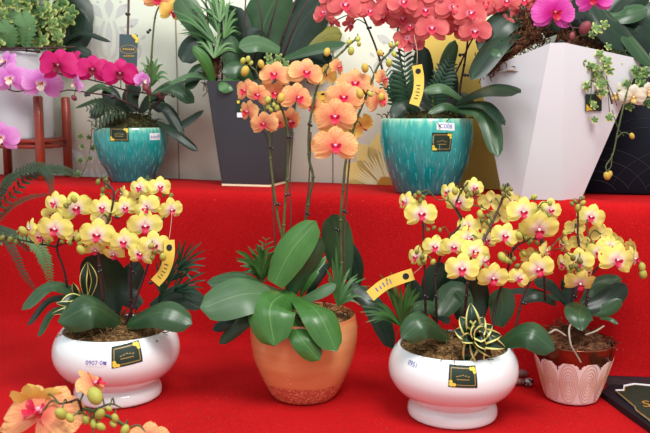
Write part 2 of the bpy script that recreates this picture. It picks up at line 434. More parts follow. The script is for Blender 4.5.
class Plant:
    def __init__(s, root, Y): s.root = root; s.Y = Y; s.stems = []
    def p(s, q):
        v = P(q[0], q[1], s.Y+(q[2] if len(q) > 2 else 0))
        return v if v.y+SL*v.x < WALL-.03 else WP(q[0], q[1], WALL-.03)
    def stem(s, pts, r=.0028, mat='stem', name='flower_stem', attach=True, r2=None):
        c = cat([s.p(q) for q in pts], 6)
        mb = MB(); n = len(c); r2 = r2 or r*.6
        rr = [r+(r2-r)*i/(n-1) for i in range(n)]
        mb.tube(c, rr, 7)
        for i in range(4, n-2, 7): mb.ball(c[i], rr[i]*1.45, 7, 4)
        mb.build(name, M[mat], s.root)
        if attach: s.stems += c
    def clip(s, *pp):
        for q in pp: place('stem_clip', CLIP, s.root, s.p(q), (0, R(-1, 1), R(-.5, .5)), .0042*s.Y/1.9)
    def nearest(s, v):
        return min(s.stems, key=lambda q: (q-v).length+.5*max(0, q.z-v.z)) if s.stems else None
    def stalk(s, a, mat='stemg', r=.0016, maxd=.22):
        b = s.nearest(a)
        if b is None or (b-a).length > maxd: return
        mid = a.lerp(b, .5)+Vector((0, .006, .012))
        mb = MB(); mb.tube(cat([a, mid, b], 4), [r*1.0]*9, 5); mb.build('flower_stalk', M[mat], s.root)
    def flower(s, kind, lst):
        for q in lst:
            px, py, w = q[:3]; yaw = q[3] if len(q) > 3 else R(-15, 15); pit = q[4] if len(q) > 4 else R(-8, 12)
            roll = q[5] if len(q) > 5 else R(-10, 10); dY = q[6] if len(q) > 6 else R(-.04, .02)
            loc = P(px, py, s.Y+dY); sc = w/F*(s.Y+dY)*{'coral': 1.1, 'magenta': 1.04}.get(kind, 1.08)
            yaw += R(-9, 9); roll += R(-7, 7); sc = (sc, sc, sc*{'coral': .86, 'magenta': .88, 'pink': .92, 'yellow': .97}.get(kind, .93))
            v = random.randrange(3); pm, lm, cm = FMESH[(kind, v)]
            rot = Euler((0, 0, 0)); Mx = Matrix.Rotation(math.radians(yaw)+math.atan((px-325)/F)*-.6, 3, 'Z') @ Matrix.Rotation(math.radians(pit-4), 3, 'X') @ Matrix.Rotation(math.radians(roll), 3, 'Y')
            o = place('flower', pm, s.root, loc, Mx.to_euler(), sc)
            l = bpy.data.objects.new('lip', lm); col.objects.link(l); l.parent = o
            c = bpy.data.objects.new('column', cm); col.objects.link(c); c.parent = o
            back = loc+Mx @ Vector((0, .03, 0))
            s.stalk(loc+Mx @ Vector((0, .02*sc[0], 0)), 'stemg')
    def bud(s, kind, lst):
        for q in lst:
            r = q[2]; dY = q[3] if len(q) > 3 else R(-.03, 0)
            loc = P(q[0], q[1], s.Y+dY)
            o = place('bud', BUD[kind], s.root, loc, (R(-.6, .6), R(-.8, .8), 0), r/F*s.Y)
            s.stalk(loc, 'stemg' if kind != 'budr' else 'stemr', .0013)
    def leaf(s, pts, w, mat='leaf', n=(0, -.75, .65), name='leaf', tm=.6, base=.42, cup=.22, pw=2.2, seg=14, cols=9, tip=0.03, groove=.06, wave=.01):
        P3 = cat([s.p(q) for q in pts], max(3, seg//(len(pts)-1)))
        W = w/F*s.Y/2; n = Vector(n).normalized(); rows = []; m = len(P3)
        # re-space
        ph = R(0, 6)
        for i, p in enumerate(P3):
            t = i/(m-1)
            T = (P3[min(i+1, m-1)]-P3[max(i-1, 0)]).normalized()
            sd = T.cross(n)
            if sd.length < .15: sd = T.cross(Vector((0, -.2, 1)))
            sd.normalize(); nn = sd.cross(T).normalized()
            if nn.dot(n) < 0: nn = -nn
            if t > tm: k = max(0, 1-((t-tm)/(1-tm))**pw)**(1/pw)
            else: k = base+(1-base)*math.sin(PI/2*t/tm)
            k = max(k, tip)
            row = []
            for j in range(cols):
                u = -1+2*j/(cols-1)
                h = -cup*u*u*W*k-groove*W*max(0, 1-abs(u)*3)+wave*W*3*math.sin(ph+u*2+t*6)*abs(u)
                row.append(p+sd*(u*W*k)+nn*h)
            rows.append(row)
        mb = MB(); uv = [(j/(cols-1), i/(m-1)) for i in range(m) for j in range(cols)]
        mb.grid(rows, uvs=uv)
        # underside gives real thickness
        th = .0011
        rows2 = []
        for i in range(m):
            T = (P3[min(i+1, m-1)]-P3[max(i-1, 0)]).normalized(); sd = (rows[i][-1]-rows[i][0]).normalized(); nn = sd.cross(T).normalized()
            if nn.dot(n) < 0: nn = -nn
            rows2.append([q-nn*th*(1-abs(-1+2*j/(cols-1))**4) for j, q in enumerate(rows[i])])
        mb.grid([r[::-1] for r in rows2], uvs=uv)
        return mb.build(name, M[mat], s.root)
    def frond(s, pts, L, mat='fern', name='fern_frond', n=14, spread=1.0, wid=.22, n0=(0, -.8, .5), taper=1, stemm=1, r=.0014, start=.08, droop=0):
        c = cat([s.p(q) for q in pts], 8); m = len(c); mb = MB(); n0 = Vector(n0).normalized()
        mb.tube(c, [r*(1-.6*i/m) for i in range(m)], 5, mi=0)
        Lm = L/F*s.Y
        for k in range(n):
            t = start+(1-start)*k/(n-1); f = t*(m-1); i = min(int(f), m-2); p = c[i].lerp(c[i+1], f-i)
            T = (c[i+1]-c[i]).normalized(); sd = T.cross(n0)
            if sd.length < .1: sd = T.orthogonal()
            sd.normalize()
            env = (math.sin(PI*(.12+.8*t))**.6 if taper else 1)
            for sg in (-1, 1):
                l = Lm*env*R(.88, 1.08); d = (sd*sg*spread+T*.55).normalized(); w = l*wid/2
                e = T*w; q = [p, p+d*l*.35+n0*l*.04, p+d*l*.75-Vector((0, 0, 1))*l*(.02+droop), p+d*l-Vector((0, 0, 1))*l*(.08+droop*1.6)]
                ws = [.5, 1, .75, .05]
                row = [[a-e*b, a+n0*w*.2, a+e*b] for a, b in zip(q, ws)]
                mb.grid(row, 0)
        return mb.build(name, M[mat], s.root)
    def sprig(s, c, tips, w=4, mat='blade', name='palm_sprig', sag=6):
        if w > 3:
            tips = [t for q in tips for t in (q, (c[0]+(q[0]-c[0])*R(.72, .98)+R(-4, 4), c[1]+(q[1]-c[1])*R(.72, .98)+R(-3, 3)))]; w *= .68
        mb = MB(); a = s.p(c)
        for q in tips:
            e = s.p(q if len(q) > 2 else (q[0], q[1], R(-.04, .04)))
            mid = a.lerp(e, .55)+Vector((0, 0, sag/F*s.Y)); pts = cat([a, mid, e], 5); W = w/F*s.Y/2; T0 = (e-a).normalized()
            n = Vector((R(-.3, .3), -1, .5)).normalized(); rows = []
            for i, p in enumerate(pts):
                t = i/(len(pts)-1); k = max(.03, math.sin(PI*(.12+.86*t))**.7)
                sd = T0.cross(n).normalized(); rows.append([p-sd*W*k, p-n*W*.25*k, p+sd*W*k])
            mb.grid(rows)
        return mb.build(name, M[mat], s.root)
    def ivy(s, lst, mat='ivy', root=None):
        for q in lst:
            px, py, w = q[:3]; dY = q[3] if len(q) > 3 else R(-.04, .04)
            mb = MB(); a0 = R(0, 6.28) if len(q) < 5 else q[4]; Wd = w/F*s.Y*.64
            n = Vector((R(-.5, .5), -1, R(-.1, .7))).normalized(); X = n.orthogonal().normalized(); Z = n.cross(X)
            c = P(px, py, s.Y+dY); K = 30; rows = []
            for ri in (0, .35, .7, 1.0):
                row = []
                for k in range(K):
                    th = 2*PI*k/K
                    lob = .54+.46*abs(math.cos(2.5*th))**1.3
                    if abs(th-PI) < .35: lob *= .6
                    rr = ri*Wd*(lob if ri > .4 else .6+.4*lob)
                    row.append(c+(X*math.cos(th+a0)+Z*math.sin(th+a0))*rr+n*Wd*(-.3*ri*ri+.06*math.cos(5*th)*ri))
                rows.append(row)
            uv = [(ri, k/K) for ri in (0, .35, .7, 1.0) for k in range(K)]
            mb.grid(rows, closed=True, uvs=uv); mb.build('ivy_leaf', M[mat], s.root)
    def vine(s, pts, mat='stemg', r=.0011):
        mb = MB(); mb.tube(cat([s.p(q) for q in pts], 5), r, 5); mb.build('vine', M[mat], s.root)
    def root_(s, pts, r=.002):
        mb = MB(); mb.tube(cat([s.p(q) for q in pts], 6), r, 6); mb.build('aerial_root', M['root'], s.root)

# ------------------------------------------------------------------ pots
def lathe(mb, c, prof, n=64, mi=0):
    rows = [[c+Vector((r*math.cos(2*PI*k/n), r*math.sin(2*PI*k/n), z)) for k in range(n)] for r, z in prof]
    zm = max(z for r, z in prof)
    uv = [(k/n, z/zm) for r, z in prof for k in range(n)]
    mb.grid(rows, mi, True, uv)
def smooth(prof, n=4): return [(v.x, v.z) for v in cat([Vector((r, 0, z)) for r, z in prof], n)]
class Pot:
    def __init__(s, c, prof, n=4):       # prof outer from foot to rim
        s.c = Vector(c); s.prof = smooth(prof, n); s.top = s.prof[-1][1]; s.rt = s.prof[-1][0]
    def r(s, z):
        p = s.prof
        for a, b in zip(p, p[1:]):
            if a[1] <= z <= b[1] and b[1] > a[1]: return a[0]+(b[0]-a[0])*(z-a[1])/(b[1]-a[1])
        return p[-1][0]
    def surf(s, th, z, off=0):           # th measured from the direction facing the camera (-Y), + to the right
        r = s.r(z)+off; return s.c+Vector((r*math.sin(th), -r*math.cos(th), z))
    def full(s, th=.006, depth=.05):
        p = s.prof; rt, zt = p[-1]
        return [(0.001, p[0][1])]+p+[(rt-th*.3, zt+th*.35), (rt-th*.8, zt+th*.3), (rt-th, zt-th*.2), (max(.01, s.r(zt-depth)-th), zt-depth), (.001, zt-depth)]
    def wrap(s, pts2, th0, z0, off=.0006): # pts2: metres on the surface
        out = []
        for x, z in pts2:
            zz = z0+z*.97; out.append(s.surf(th0+x/max(.03, s.r(z0)), zz, off))
        return out
    def patch(s, mb, th0, z0, w, h, off, mi, sk=0, n=6):
        rows = [[None]*(n+1) for _ in range(n+1)]
        for i in range(n+1):
            x = [(-w/2+w*j/n) for j in range(n+1)]
            rows[i] = s.wrap([(xx, -h/2+h*i/n+sk*xx) for xx in x], th0, z0, off)
        mb.grid(rows, mi)
def text2d(txt, h, shear=0):
    cu = bpy.data.curves.new('txt', 'FONT'); cu.body = txt; cu.size = 1; cu.align_x = 'CENTER'; cu.align_y = 'CENTER'; cu.resolution_u = 3
    o = bpy.data.objects.new('txt', cu); col.objects.link(o)
    bpy.context.view_layer.update()
    dg = bpy.context.evaluated_depsgraph_get(); me = o.evaluated_get(dg).to_mesh()
    vs = [(v.co.x*h+v.co.y*h*shear, v.co.y*h) for v in me.vertices]; fs = [list(p.vertices) for p in me.polygons]
    o.evaluated_get(dg).to_mesh_clear(); bpy.data.objects.remove(o); bpy.data.curves.remove(cu)
    return vs, fs
def sticker(pot, potobj, th, z, w, h, sk=0, corners=True):
    mb = MB(); pot.patch(mb, th, z, w, h, .0007, 0, sk)
    def ln(x0, y0, x1, y1, t=.0011*w/.03):
        L = math.hypot(x1-x0, y1-y0); nx, ny = -(y1-y0)/L*t/2, (x1-x0)/L*t/2; K = 6; r1 = []; r2 = []
        for i in range(K+1):
            f = i/K; x = x0+(x1-x0)*f; y = y0+(y1-y0)*f; r1.append((x+nx, y+ny+sk*x)); r2.append((x-nx, y-ny+sk*x))
        mb.grid([pot.wrap(r1, th, z, .0012), pot.wrap(r2, th, z, .0012)], 1)
    a, b = w*.42, h*.38
    ln(-a, -b, a, -b); ln(-a, b, a, b); ln(-a, -b, -a, b); ln(a, -b, a, b)
    a, b = w*.2, h*.1
    for q in range(-2, 3): ln(q*w*.1-w*.04, h*.08*(1-abs(q)*.5), q*w*.1+w*.04, h*.08*(1-abs(q)*.3))
    ln(-w*.22, -h*.12, w*.22, -h*.12); 
    if corners:
        for sx, sy in ((1, 1), (-1, -1)):
            for dx, dy, r in ((0, 0, .12), (-.1, .02, .09), (.02, -.13, .09)):
                pts = [(sx*(w*.40+dx*w)+r*w*.7*math.cos(k*PI/4), sy*(h*.36+dy*h)+r*w*.7*math.sin(k*PI/4)+sk*sx*w*.4) for k in range(8)]
                mb.add(pot.wrap(pts, th, z, .0016), [list(range(8))], 2)
    o = mb.build('sticker', [M['dkgreen'], M['goldd'], M['goldy']], potobj); o['label'] = 'dark green sticker with gold frame and foil corners'; return o
def price(pot, potobj, th, z, txt, h, bg=None, sk=0):
    mb = MB()
    if bg: pot.patch(mb, th, z, bg[0], bg[1], .0006, 0, sk)
    vs, fs = text2d(txt, h)
    mb.add(pot.wrap([(x, y+sk*x) for x, y in vs], th, z, .0011), fs, 1)
    o = mb.build('price_mark', [M['paper'], M['blueink']], potobj); return o
def moss(root, c, r, mat='moss', h=.02, nf=160, name='moss', spread=1.0, sq=None, fl=.03):
    mb = MB(); c = Vector(c); K = 28; rows = []
    for i in range(8):
        t = i/7; row = []
        for k in range(K):
            a = 2*PI*k/K; rr = r*t
            row.append(c+Vector((rr*math.cos(a), rr*math.sin(a), h*(1-t*t)+R(-.005, .006)*(1 if i < 7 else .2))))
        rows.append(row)
    mb.grid(rows, 0, True)
    for _ in range(nf):
        a = R(0, 2*PI); rr = r*math.sqrt(R(.05, 1))*spread; p = c+Vector((rr*math.cos(a), rr*math.sin(a), h*(1-min(1, rr/r)**2)+.002))
        d = Vector((R(-1, 1), R(-1, 1), R(-.2, .6))).normalized(); pts = [p]
        for q in range(4):
            d = (d+Vector((R(-.8, .8), R(-.8, .8), R(-.7, .5)))).normalized(); pts.append(pts[-1]+d*fl*R(.15, .35))
        mb.tube(pts, R(.0008, .0018), 3, caps=False)
    o = mb.build(name, M[mat], root); o['kind'] = 'stuff'; return o

# ------------------------------------------------------------------ setting
def line_pt(c, x, z): return Vector((x, c-SL*x, z))
mb = MB()
nx, ny = 60, 30; rows = []
for i in range(ny+1):
    y = .5+2.1*i/ny*1.0; row = []
    for j in range(nx+1):
        x = -2.2+4.2*j/nx; yy = .5+(FRONT-SL*x+.02-.5)*i/ny
        row.append(Vector((x, yy, .0012*math.sin(x*9+yy*4)+.0008*math.sin(yy*23+x*5)-.001)))
    rows.append(row)
mb.grid(rows); fl = struct(mb.build('floor', M['cloth']))
# tiered display shelf under one red cloth
sh = thing('display_shelf', 'long raised display step draped in bright red felt cloth behind the front pots', 'shelf', line_pt(FRONT, 0, 0))
prof = [(-.13, -.006), (-.09, -.001), (-.06, .001), (-.035, .0035), (-.018, .008), (-.006, .02), (0, .045), (0, .12), (0, .25), (0, .38), (.001, .42), (.006, .438), (.018, .4475), (.035, .45), (.08, .45), (.16, .45), (.335, .45), (.34, .445), (.34, .30)]
rows = []
for i, (d, z) in enumerate(prof):
    row = []
    for j in range(121):
        x = -2.2+4.2*j/120; wv = (.006*math.sin(x*7.3)+.004*math.sin(x*17+1)+.003*math.sin(x*31))*max(0, (.43-z)/.43)
        b = line_pt(FRONT, x, z); row.append(b+AN*(d-wv*.8*min(1, z/.05))+Vector((0, 0, .0012*math.sin(x*13+i)*min(1, z/.05))))
    rows.append(row)
mb = MB(); mb.grid(rows); mb.build('cloth_cover', M['cloth'], sh)
# back wall
mb = MB(); x0, x1 = -2.6, 2.2
a, b = line_pt(WALL, x0, 0), line_pt(WALL, x1, 0)
nseg = 12
L = (b-a).length
mb.box((a+b)/2+AN*.03+Vector((0, 0, .9)), (L, .06, 1.8), axes=(AX, AN, Vector((0, 0, 1))))
wl = struct(mb.build('wall_back', M['wall']))
for px in (-20, 178, 333):
    p = WP(px, 120, WALL-.001); q = Vector((p.x, p.y, .9)); mb = MB()
    mb.box(q, (.0035, .003, 1.78), axes=(AX, AN, Vector((0, 0, 1))))
    o = struct(mb.build('trim_%d' % (1+[-20, 178, 333].index(px)), M['seam']))
# damask print
def wpoly(mb, pts, c, mi=0, th=.0002):
    q = [WP(x, y, c) for x, y in pts]; mb.prism(q, -AN*th, mi)
def tear(mb, cx, cy, L, w, ang, c, mi=0, k=14, p=1.4):
    a = math.radians(ang); ca, sa = math.cos(a), math.sin(a); pts = []
    for i in range(k+1):
        t = i/k; pts.append((t*L, w/2*math.sin(PI*t**p)))
    pts = pts+[(x, -y) for x, y in pts[1:-1][::-1]]
    wpoly(mb, [(cx+x*ca-y*sa, cy-(x*sa+y*ca)) for x, y in pts], c, mi)
def scroll(mb, pts, w, c, mi=0):
    v = cat([Vector((x, y, 0)) for x, y in pts], 6); n = len(v)
    for i in range(n-1):
        t = (v[i+1]-v[i]).normalized(); s = Vector((-t.y, t.x, 0)); w0 = w*(.5+.5*math.sin(PI*i/n)); w1 = w*(.5+.5*math.sin(PI*(i+1)/n))
        wpoly(mb, [tuple((v[i]+s*w0/2)[:2]), tuple((v[i+1]+s*w1/2)[:2]), tuple((v[i+1]-s*w1/2)[:2]), tuple((v[i]-s*w0/2)[:2])], c, mi)
def damask(cx, cy, S):
    mb = MB(); c = WALL-.0005
    X = lambda x: cx+x*S
    Y_ = lambda y: cy+y*S
    tear(mb, cx, Y_(20), 38*S, 7*S, 90, c)
    for sg in (-1, 1):
        scroll(mb, [(X(sg*2), Y_(22)), (X(sg*8), Y_(14)), (X(sg*9), Y_(-4)), (X(sg*5), Y_(-18))], 4*S, c)
        scroll(mb, [(X(sg*3), Y_(27)), (X(sg*15), Y_(18)), (X(sg*17), Y_(0)), (X(sg*12), Y_(-12))], 6*S, c)
        tear(mb, X(sg*6), Y_(-20), 20*S, 9*S, 90-sg*38, c); tear(mb, X(sg*14), Y_(-10), 20*S, 8*S, 90-sg*60, c)
        tear(mb, X(sg*18), Y_(6), 14*S, 7*S, 90-sg*80, c)
        scroll(mb, [(X(sg*20), Y_(22)), (X(sg*29), Y_(22)), (X(sg*33), Y_(12)), (X(sg*28), Y_(6)), (X(sg*25), Y_(12))], 3.2*S, c)
        for (x, y) in ((24, -12), (28, -4), (12, -38), (7, -42)):
            k = [(X(sg*x)+1.5*S*math.cos(q*PI/4), Y_(y)+1.5*S*math.sin(q*PI/4)) for q in range(8)]; wpoly(mb, k, c)
        for (x, y) in ((33, 2), (16, -32)): tear(mb, X(sg*x), Y_(y), 7*S, 3.4*S, 90-sg*50, c)
    tear(mb, cx, Y_(-20), 22*S, 9*S, 90, c)
    for k in range(4): wpoly(mb, [(cx+1.5*S*math.cos(q*PI/4), Y_(-46-5*k)+1.5*S*math.sin(q*PI/4)) for q in range(8)], c)
    o = mb.build('damask_print', M['damask'], wl, smooth=False); return o
damask(109, 38, .95); damask(408, 55, 1.0); damask(92, 185, .95); damask(268, 60, .95)
# printed yellow flower on the wall (poster)
mb = MB(); c = WALL-.0012
cx, cy = 392, 196
for ang, L_, w_ in ((100, 66, 34), (122, 62, 26), (146, 56, 30), (172, 54, 24), (60, 60, 30), (30, 58, 30)):
    tear(mb, cx, cy, L_, w_, ang, c, 0, 16, 1.7)
    for d in (-10, -5, 0, 5, 10): tear(mb, cx, cy, L_*.78, 1.8, ang+d*.8, c-.0009, 1, 8, 1.2)
tear(mb, cx, cy, 22, 20, 120, c-.0015, 2)
o = mb.build('flower_print', [M['printy'], M['printv'], M['printo']], wl, smooth=False); o['label'] = 'printed yellow flower with pale veins'
# yellow board behind the teal pot
bd = MB(); yb = [(418, -30), (462, -30), (462, 202), (500, 202), (503, 160), (494, 100), (480, -30)]
q = [WP(420, -30, BACK-.002), WP(478, -30, BACK-.002), WP(494, 70, BACK-.002), WP(506, 130, BACK-.002), WP(508, 190, BACK-.002), WP(508, 194, BACK-.002), WP(420, 194, BACK-.002)]
for v in q[-2:]: v.z = SHELF+.001
bd.prism(q, -AN*.006)
tag(bd.build('display_board', M['board'], smooth=False), 'tall plain mustard yellow board standing behind the teal pot with pink-red orchids', 'board')
# navy panel at right
base = WP(650, 196, BACK-.07); mb = MB()
pc = WP(640, 196, BACK-.05)
z0, z1 = SHELF+.002, .76; w_ = .36
ctr = Vector((pc.x, pc.y, 0))
mb.box(ctr+Vector((0, 0, (z0+z1)/2))+AX*.04, (w_, .03, z1-z0), axes=(AX, AN, Vector((0, 0, 1))), bev=.004)
fc = ctr-AN*.0155+AX*.04
for (ox, oz) in ((-.16, -.02), (.06, -.02), (.17, .10), (-.04, .12), (-.16, .2), (.08, .22)):
    for rr in (.10, .14, .18, .07):
        pts = []
        for k in range(25):
            a = PI*k/24; X = ox+rr*math.cos(a); Z = z0+oz+rr*.8*math.sin(a)
            if abs(X) < w_/2-.004 and z0+.004 < Z < z1-.004: pts.append(fc+AX*X+Vector((0, 0, Z)))
            elif len(pts) > 1: break
        if len(pts) > 2: mb.tube(pts, .0008, 4, 1)
tag(mb.build('lacquer_panel', [M['navy'], M['arcs']]), 'dark navy panel with faint brown arc lines behind the tall white planter', 'panel')

# ------------------------------------------------------------------ 1 left white bowl, yellow orchid
BOWL = [(.084, .0), (.099, .002), (.1035, .010), (.102, .024), (.095, .034), (.0955, .040), (.112, .052), (.132, .070), (.145, .092), (.149, .112), (.1465, .134), (.139, .152), (.129, .165)]
def bowl_plant(c, sc, label, group=None):
    root = thing('potted_orchid', label, 'potted plant', c, group)
    pot = Pot(c, [(r*sc, z*sc) for r, z in BOWL]); mb = MB(); lathe(mb, pot.c, pot.full(.007, .03), 80); po = mb.build('pot', M['white_pot'], root)
    po['label'] = 'glossy white pedestal bowl'
    return root, pot, po
def th_of(pot, px, py):              # angle and height on the pot where the pixel's ray meets it
    d = ray(px, py); t = .5; o = Vector((0, 0, HC))
    while t < 4:
        p = o+d*t; q = p-pot.c
        if 0 <= q.z <= pot.top and math.hypot(q.x, q.y) <= pot.r(q.z): return math.atan2(q.x, -q.y), q.z
        t += .0005
    return 0, pot.top*.6
c1 = G(118.5, 395); root, pot, po = bowl_plant(c1, .985, 'yellow moth orchid with palm sprig in the white pedestal bowl left of the orange pot')
th, z = th_of(pot, 127, 355); sticker(pot, po, th, z, .066, .046, .12)
th, z = th_of(pot, 96, 363); price(pot, po, th, z, '0907·0π', .014, (.04, .016))
moss(root, c1+Vector((0, 0, .157)), .117, 'moss', .022, 260)
A = Plant(root, c1.y); 
A.leaf([(85, 296, .04), (50, 285, 0), (22, 310, -.05)], 20, 'leaf', (-.3, -.6, .8))
A.leaf([(85, 300, .04), (50, 299, 0), (27, 326, -.04)], 13, 'leafd', (-.5, -.6, .6))
A.leaf([(80, 306, .03), (52, 312, 0), (38, 337, -.03)], 12, 'leaf', (-.5, -.7, .5))
A.leaf([(110, 318, .06), (104, 285, .07), (98, 253, .05)], 50, 'leafd', (-.1, -1, .1), cup=.1)
A.leaf([(150, 308, .06), (178, 294, .05), (204, 306, .02)], 26, 'leafd', (.1, -.75, .6))
A.leaf([(140, 306, .05), (125, 290, .07), (140, 262, .08)], 26, 'leafd', (.1, -1, .2))
A.leaf([(122, 322, -.02), (92, 306, -.10), (58, 322, -.11)], 40, 'leaf', (.0, -.75, .65), cup=.45)
A.leaf([(127, 323, -.04), (160, 312, -.11), (192, 324, -.11)], 31, 'leaf', (.05, -.75, .65), cup=.3)
for pts, w in (([(86, 298, .0), (83, 280, -.02), (87, 262, -.02)], 8), ([(88, 300, .0), (94, 280, -.02), (88, 262, -.03)], 7), ([(84, 300, -.02), (72, 297, -.05), (60, 304, -.07)], 8), ([(84, 304, -.03), (70, 304, -.07), (56, 303, -.08)], 6), ([(80, 300, 0), (76, 292, -.03), (73, 283, -.04)], 7), ([(76, 306, -.04), (66, 310, -.08), (52, 314, -.08)], 6)):
    A.leaf(pts, w, 'varieg', (0, -1, .3), 'variegated_leaf', pw=1.4, base=.5)
for cx_, cy_, tips in ((168, 282, [(172, 243), (178, 248), (184, 250), (190, 254), (196, 262), (164, 250), (200, 268), (196, 276)]), (178, 270, [(186, 240), (194, 242), (202, 242), (206, 250), (206, 258), (205, 266), (202, 274), (180, 240), (192, 280)]), (174, 292, [(206, 280), (204, 288), (200, 294), (190, 270), (182, 262), (196, 284), (206, 272), (186, 298), (194, 300)]), (162, 296, [(156, 262), (160, 256), (166, 254), (172, 262), (180, 270), (186, 284), (150, 276)])):
    A.sprig((cx_, cy_, .03), [(x, y, R(-.01, .05)) for x, y in tips], 2.6, 'bladed', 'palm_sprig', 3)
A.sprig((158, 304, .03), [(168, 282), (178, 270), (174, 292), (162, 290)], 2, 'bladed', 'palm_sprig', 2)
A.stem([(106, 325, 0), (103, 300, -.02), (99, 260, -.03), (100, 238, -.03), (108, 222, -.02), (113, 203, -.02), (113, 190, -.02), (104, 182, -.01)], .0036, 'stemr')
A.stem([(131, 322, .0), (131, 290, -.01), (131, 262, -.02), (138, 232, -.03), (150, 208, -.02), (155, 190, -.02), (149, 180, 0)], .0036, 'stemr')
A.stem([(124, 328, -.03), (137, 296, -.05), (147, 268, -.05), (152, 250, -.05), (165, 215, -.03), (172, 200, -.02)], .003, 'stemr')
A.stem([(70, 302, .03), (64, 270, .02), (57, 246, .02), (68, 224, .02), (72, 215, .02), (60, 203, .02)], .003)
A.stem([(57, 246, .02), (76, 240, .0), (90, 240, 0)], .002)
A.stem([(57, 247, .02), (35, 243, .02), (10, 238, .03), (-6, 238, .03)], .0024)
A.clip((150, 283, -.06), (133, 272, -.03), (99, 272, -.04), (116, 217, -.03))
A.flower('yellow', [
 (55, 203, 24, -25, 0, -8, .0), (76, 208, 32, 15, 8, -20, -.0), (55, 229, 33, 0, 10, 8, -.02), (41, 236, 25, -20, 15, -12, -.0), (30, 229, 22, -65, 0, 0, .01),
 (97, 235, 34, 8, 5, 4, -.06), (103, 208, 25, -10, 0, 0, -.02), (101, 219, 20, 15, 10, 6, -.01), (125, 208, 24, 12, 5, -8, -.01), (140, 188, 22, -25, 0, 0, -.02),
 (160, 187, 22, 15, 0, 6, -.03), (147, 208, 29, -12, 3, -38, -.05), (145, 226, 34, 6, 12, 4, -.06), (171, 210, 25, 20, 12, 0, -.03), (124, 242, 28, 5, 5, 8, -.07),
 (154, 246, 31, 14, 5, -6, -.09), (141, 254, 27, -12, 5, 10, -.09), (114, 254, 22, -10, 35, 0, -.05), (95, 250, 20, 10, 40, 0, -.04)])
A.flower('pale', [(137, 199, 25, 170, 0, 0, .01), (122, 194, 18, -60, 0, 10, .01), (51, 214, 18, 20, 20, 0, .03), (73, 236, 18, 65, 0, 0, .0)])
A.bud('budy', [(23, 231, 5), (74, 199, 4, -.03), (69, 203, 3, -.03), (80, 243, 4, -.03), (79, 237, 5, -.03), (81, 250, 5, -.06), (103, 196, 3.5), (119, 205, 3), (151, 246, 3.5, -.12), (163, 257, 4, -.12), (158, 200, 3), (145, 182, 3)])
A.bud('budg', [(10, 240, 4, .02), (2, 238, 3.5, .02), (16, 242, 3, .02), (98, 182, 3), (106, 180, 2.5), (108, 187, 3), (103, 190, 3), (66, 206, 3, -.03), (62, 242, 2.5), (48, 243, 3), (171, 196, 3), (164, 195, 2.5), (142, 186, 3), (149, 184, 2.5), (153, 190, 2.5), (155, 252, 3, -.12), (70, 243, 3), (152, 258, 2.5, -.12)])

# ------------------------------------------------------------------ 2 orange pot, coral orchid
c2 = G(304, 395)
root = thing('potted_orchid', 'tall coral-orange moth orchid on four long stems in the glazed orange pot', 'potted plant', c2)
pot = Pot(c2, [(.066, 0), (.074, .004), (.085, .02), (.102, .055), (.117, .092), (.125, .135), (.126, .165), (.1225, .197)])
mb = MB(); lathe(mb, c2, pot.full(.006, .035), 80); po = mb.build('pot', M['orange'], root); po['label'] = 'glazed orange pot with speckled lower band'
mb = MB()
for px, py in ((257, 334), (259, 337), (262, 336), (265, 338), (288, 380), (291, 384), (260, 340)):
    th, z = th_of(pot, px, py); mb.ball(pot.surf(th, z), .0012, 6, 4)
mb.build('glint_dots', M['tagpale'], po)  # pale dots that paint small highlights onto the glaze
moss(root, c2+Vector((0, 0, .18)), .114, 'moss', .02, 220)
B = Plant(root, c2.y)
B.leaf([(352, 285, -.0), (374, 306, -.03), (393, 349, -.04)], 22, 'leafd', (.2, -.9, .4), cup=.2)
B.leaf([(350, 300, .08), (356, 270, .08), (346, 240, .07)], 20, 'leafd', (.3, -1, .2))
B.leaf([(344, 280, .05), (339, 246, .05), (333, 214, .04)], 33, 'leaf', (.15, -1, .25), cup=.15)
B.leaf([(290, 296, -.02), (304, 265, -.03), (321, 238, -.03)], 26, 'leaf', (.3, -.9, .3))
B.leaf([(274, 284, -.05), (290, 252, -.05), (316, 221, -.04)], 36, 'leafb', (-.3, -.9, .35), cup=.25, tm=.5, base=.55)
B.leaf([(306, 300, .0), (316, 282, -.02), (330, 262, -.01)], 9, 'leafd', (.3, -.9, .3), 'leaf')
B.leaf([(300, 296, .0), (312, 276, -.02), (326, 256, .01)], 9, 'leafb', (-.3, -.9, .3), 'leaf')
B.leaf([(296, 302, -.02), (318, 293, -.05), (336, 284, -.05)], 14, 'leafg', (.0, -.7, .7))
B.leaf([(270, 292, .0), (240, 278, -.02), (207, 282, -.02)], 24, 'leaf', (-.1, -.6, .8), cup=.3)
B.leaf([(262, 304, -.0), (238, 318, -.04), (212, 330, -.04)], 14, 'leafd', (-.2, -.9, .3))
B.leaf([(266, 306, -.02), (246, 320, -.05), (219, 344, -.05)], 15, 'leaf', (-.3, -.9, .2))
B.leaf([(288, 296, -.02), (246, 293, -.09), (200, 308, -.10)], 46, 'leafg', (-.05, -.7, .7), cup=.2)
B.leaf([(290, 318, -.09), (302, 340, -.15), (320, 360, -.155)], 22, 'leafb', (.2, -.95, .15))
B.leaf([(296, 296, -.03), (318, 312, -.13), (337, 351, -.16)], 34, 'leafb', (.4, -.8, .35), cup=.3)
B.leaf([(290, 290, -.02), (270, 306, -.12), (274, 346, -.16)], 48, 'leafb', (-.2, -.9, .3), cup=.35, tm=.5)
B.sprig((263, 280, .02), [(238, 250), (244, 256), (248, 246), (256, 244), (262, 243), (268, 247), (274, 252), (240, 266), (238, 275), (246, 272), (280, 262), (258, 250), (252, 262), (270, 262), (236, 258)], 5, 'blade', 'palm_sprig')
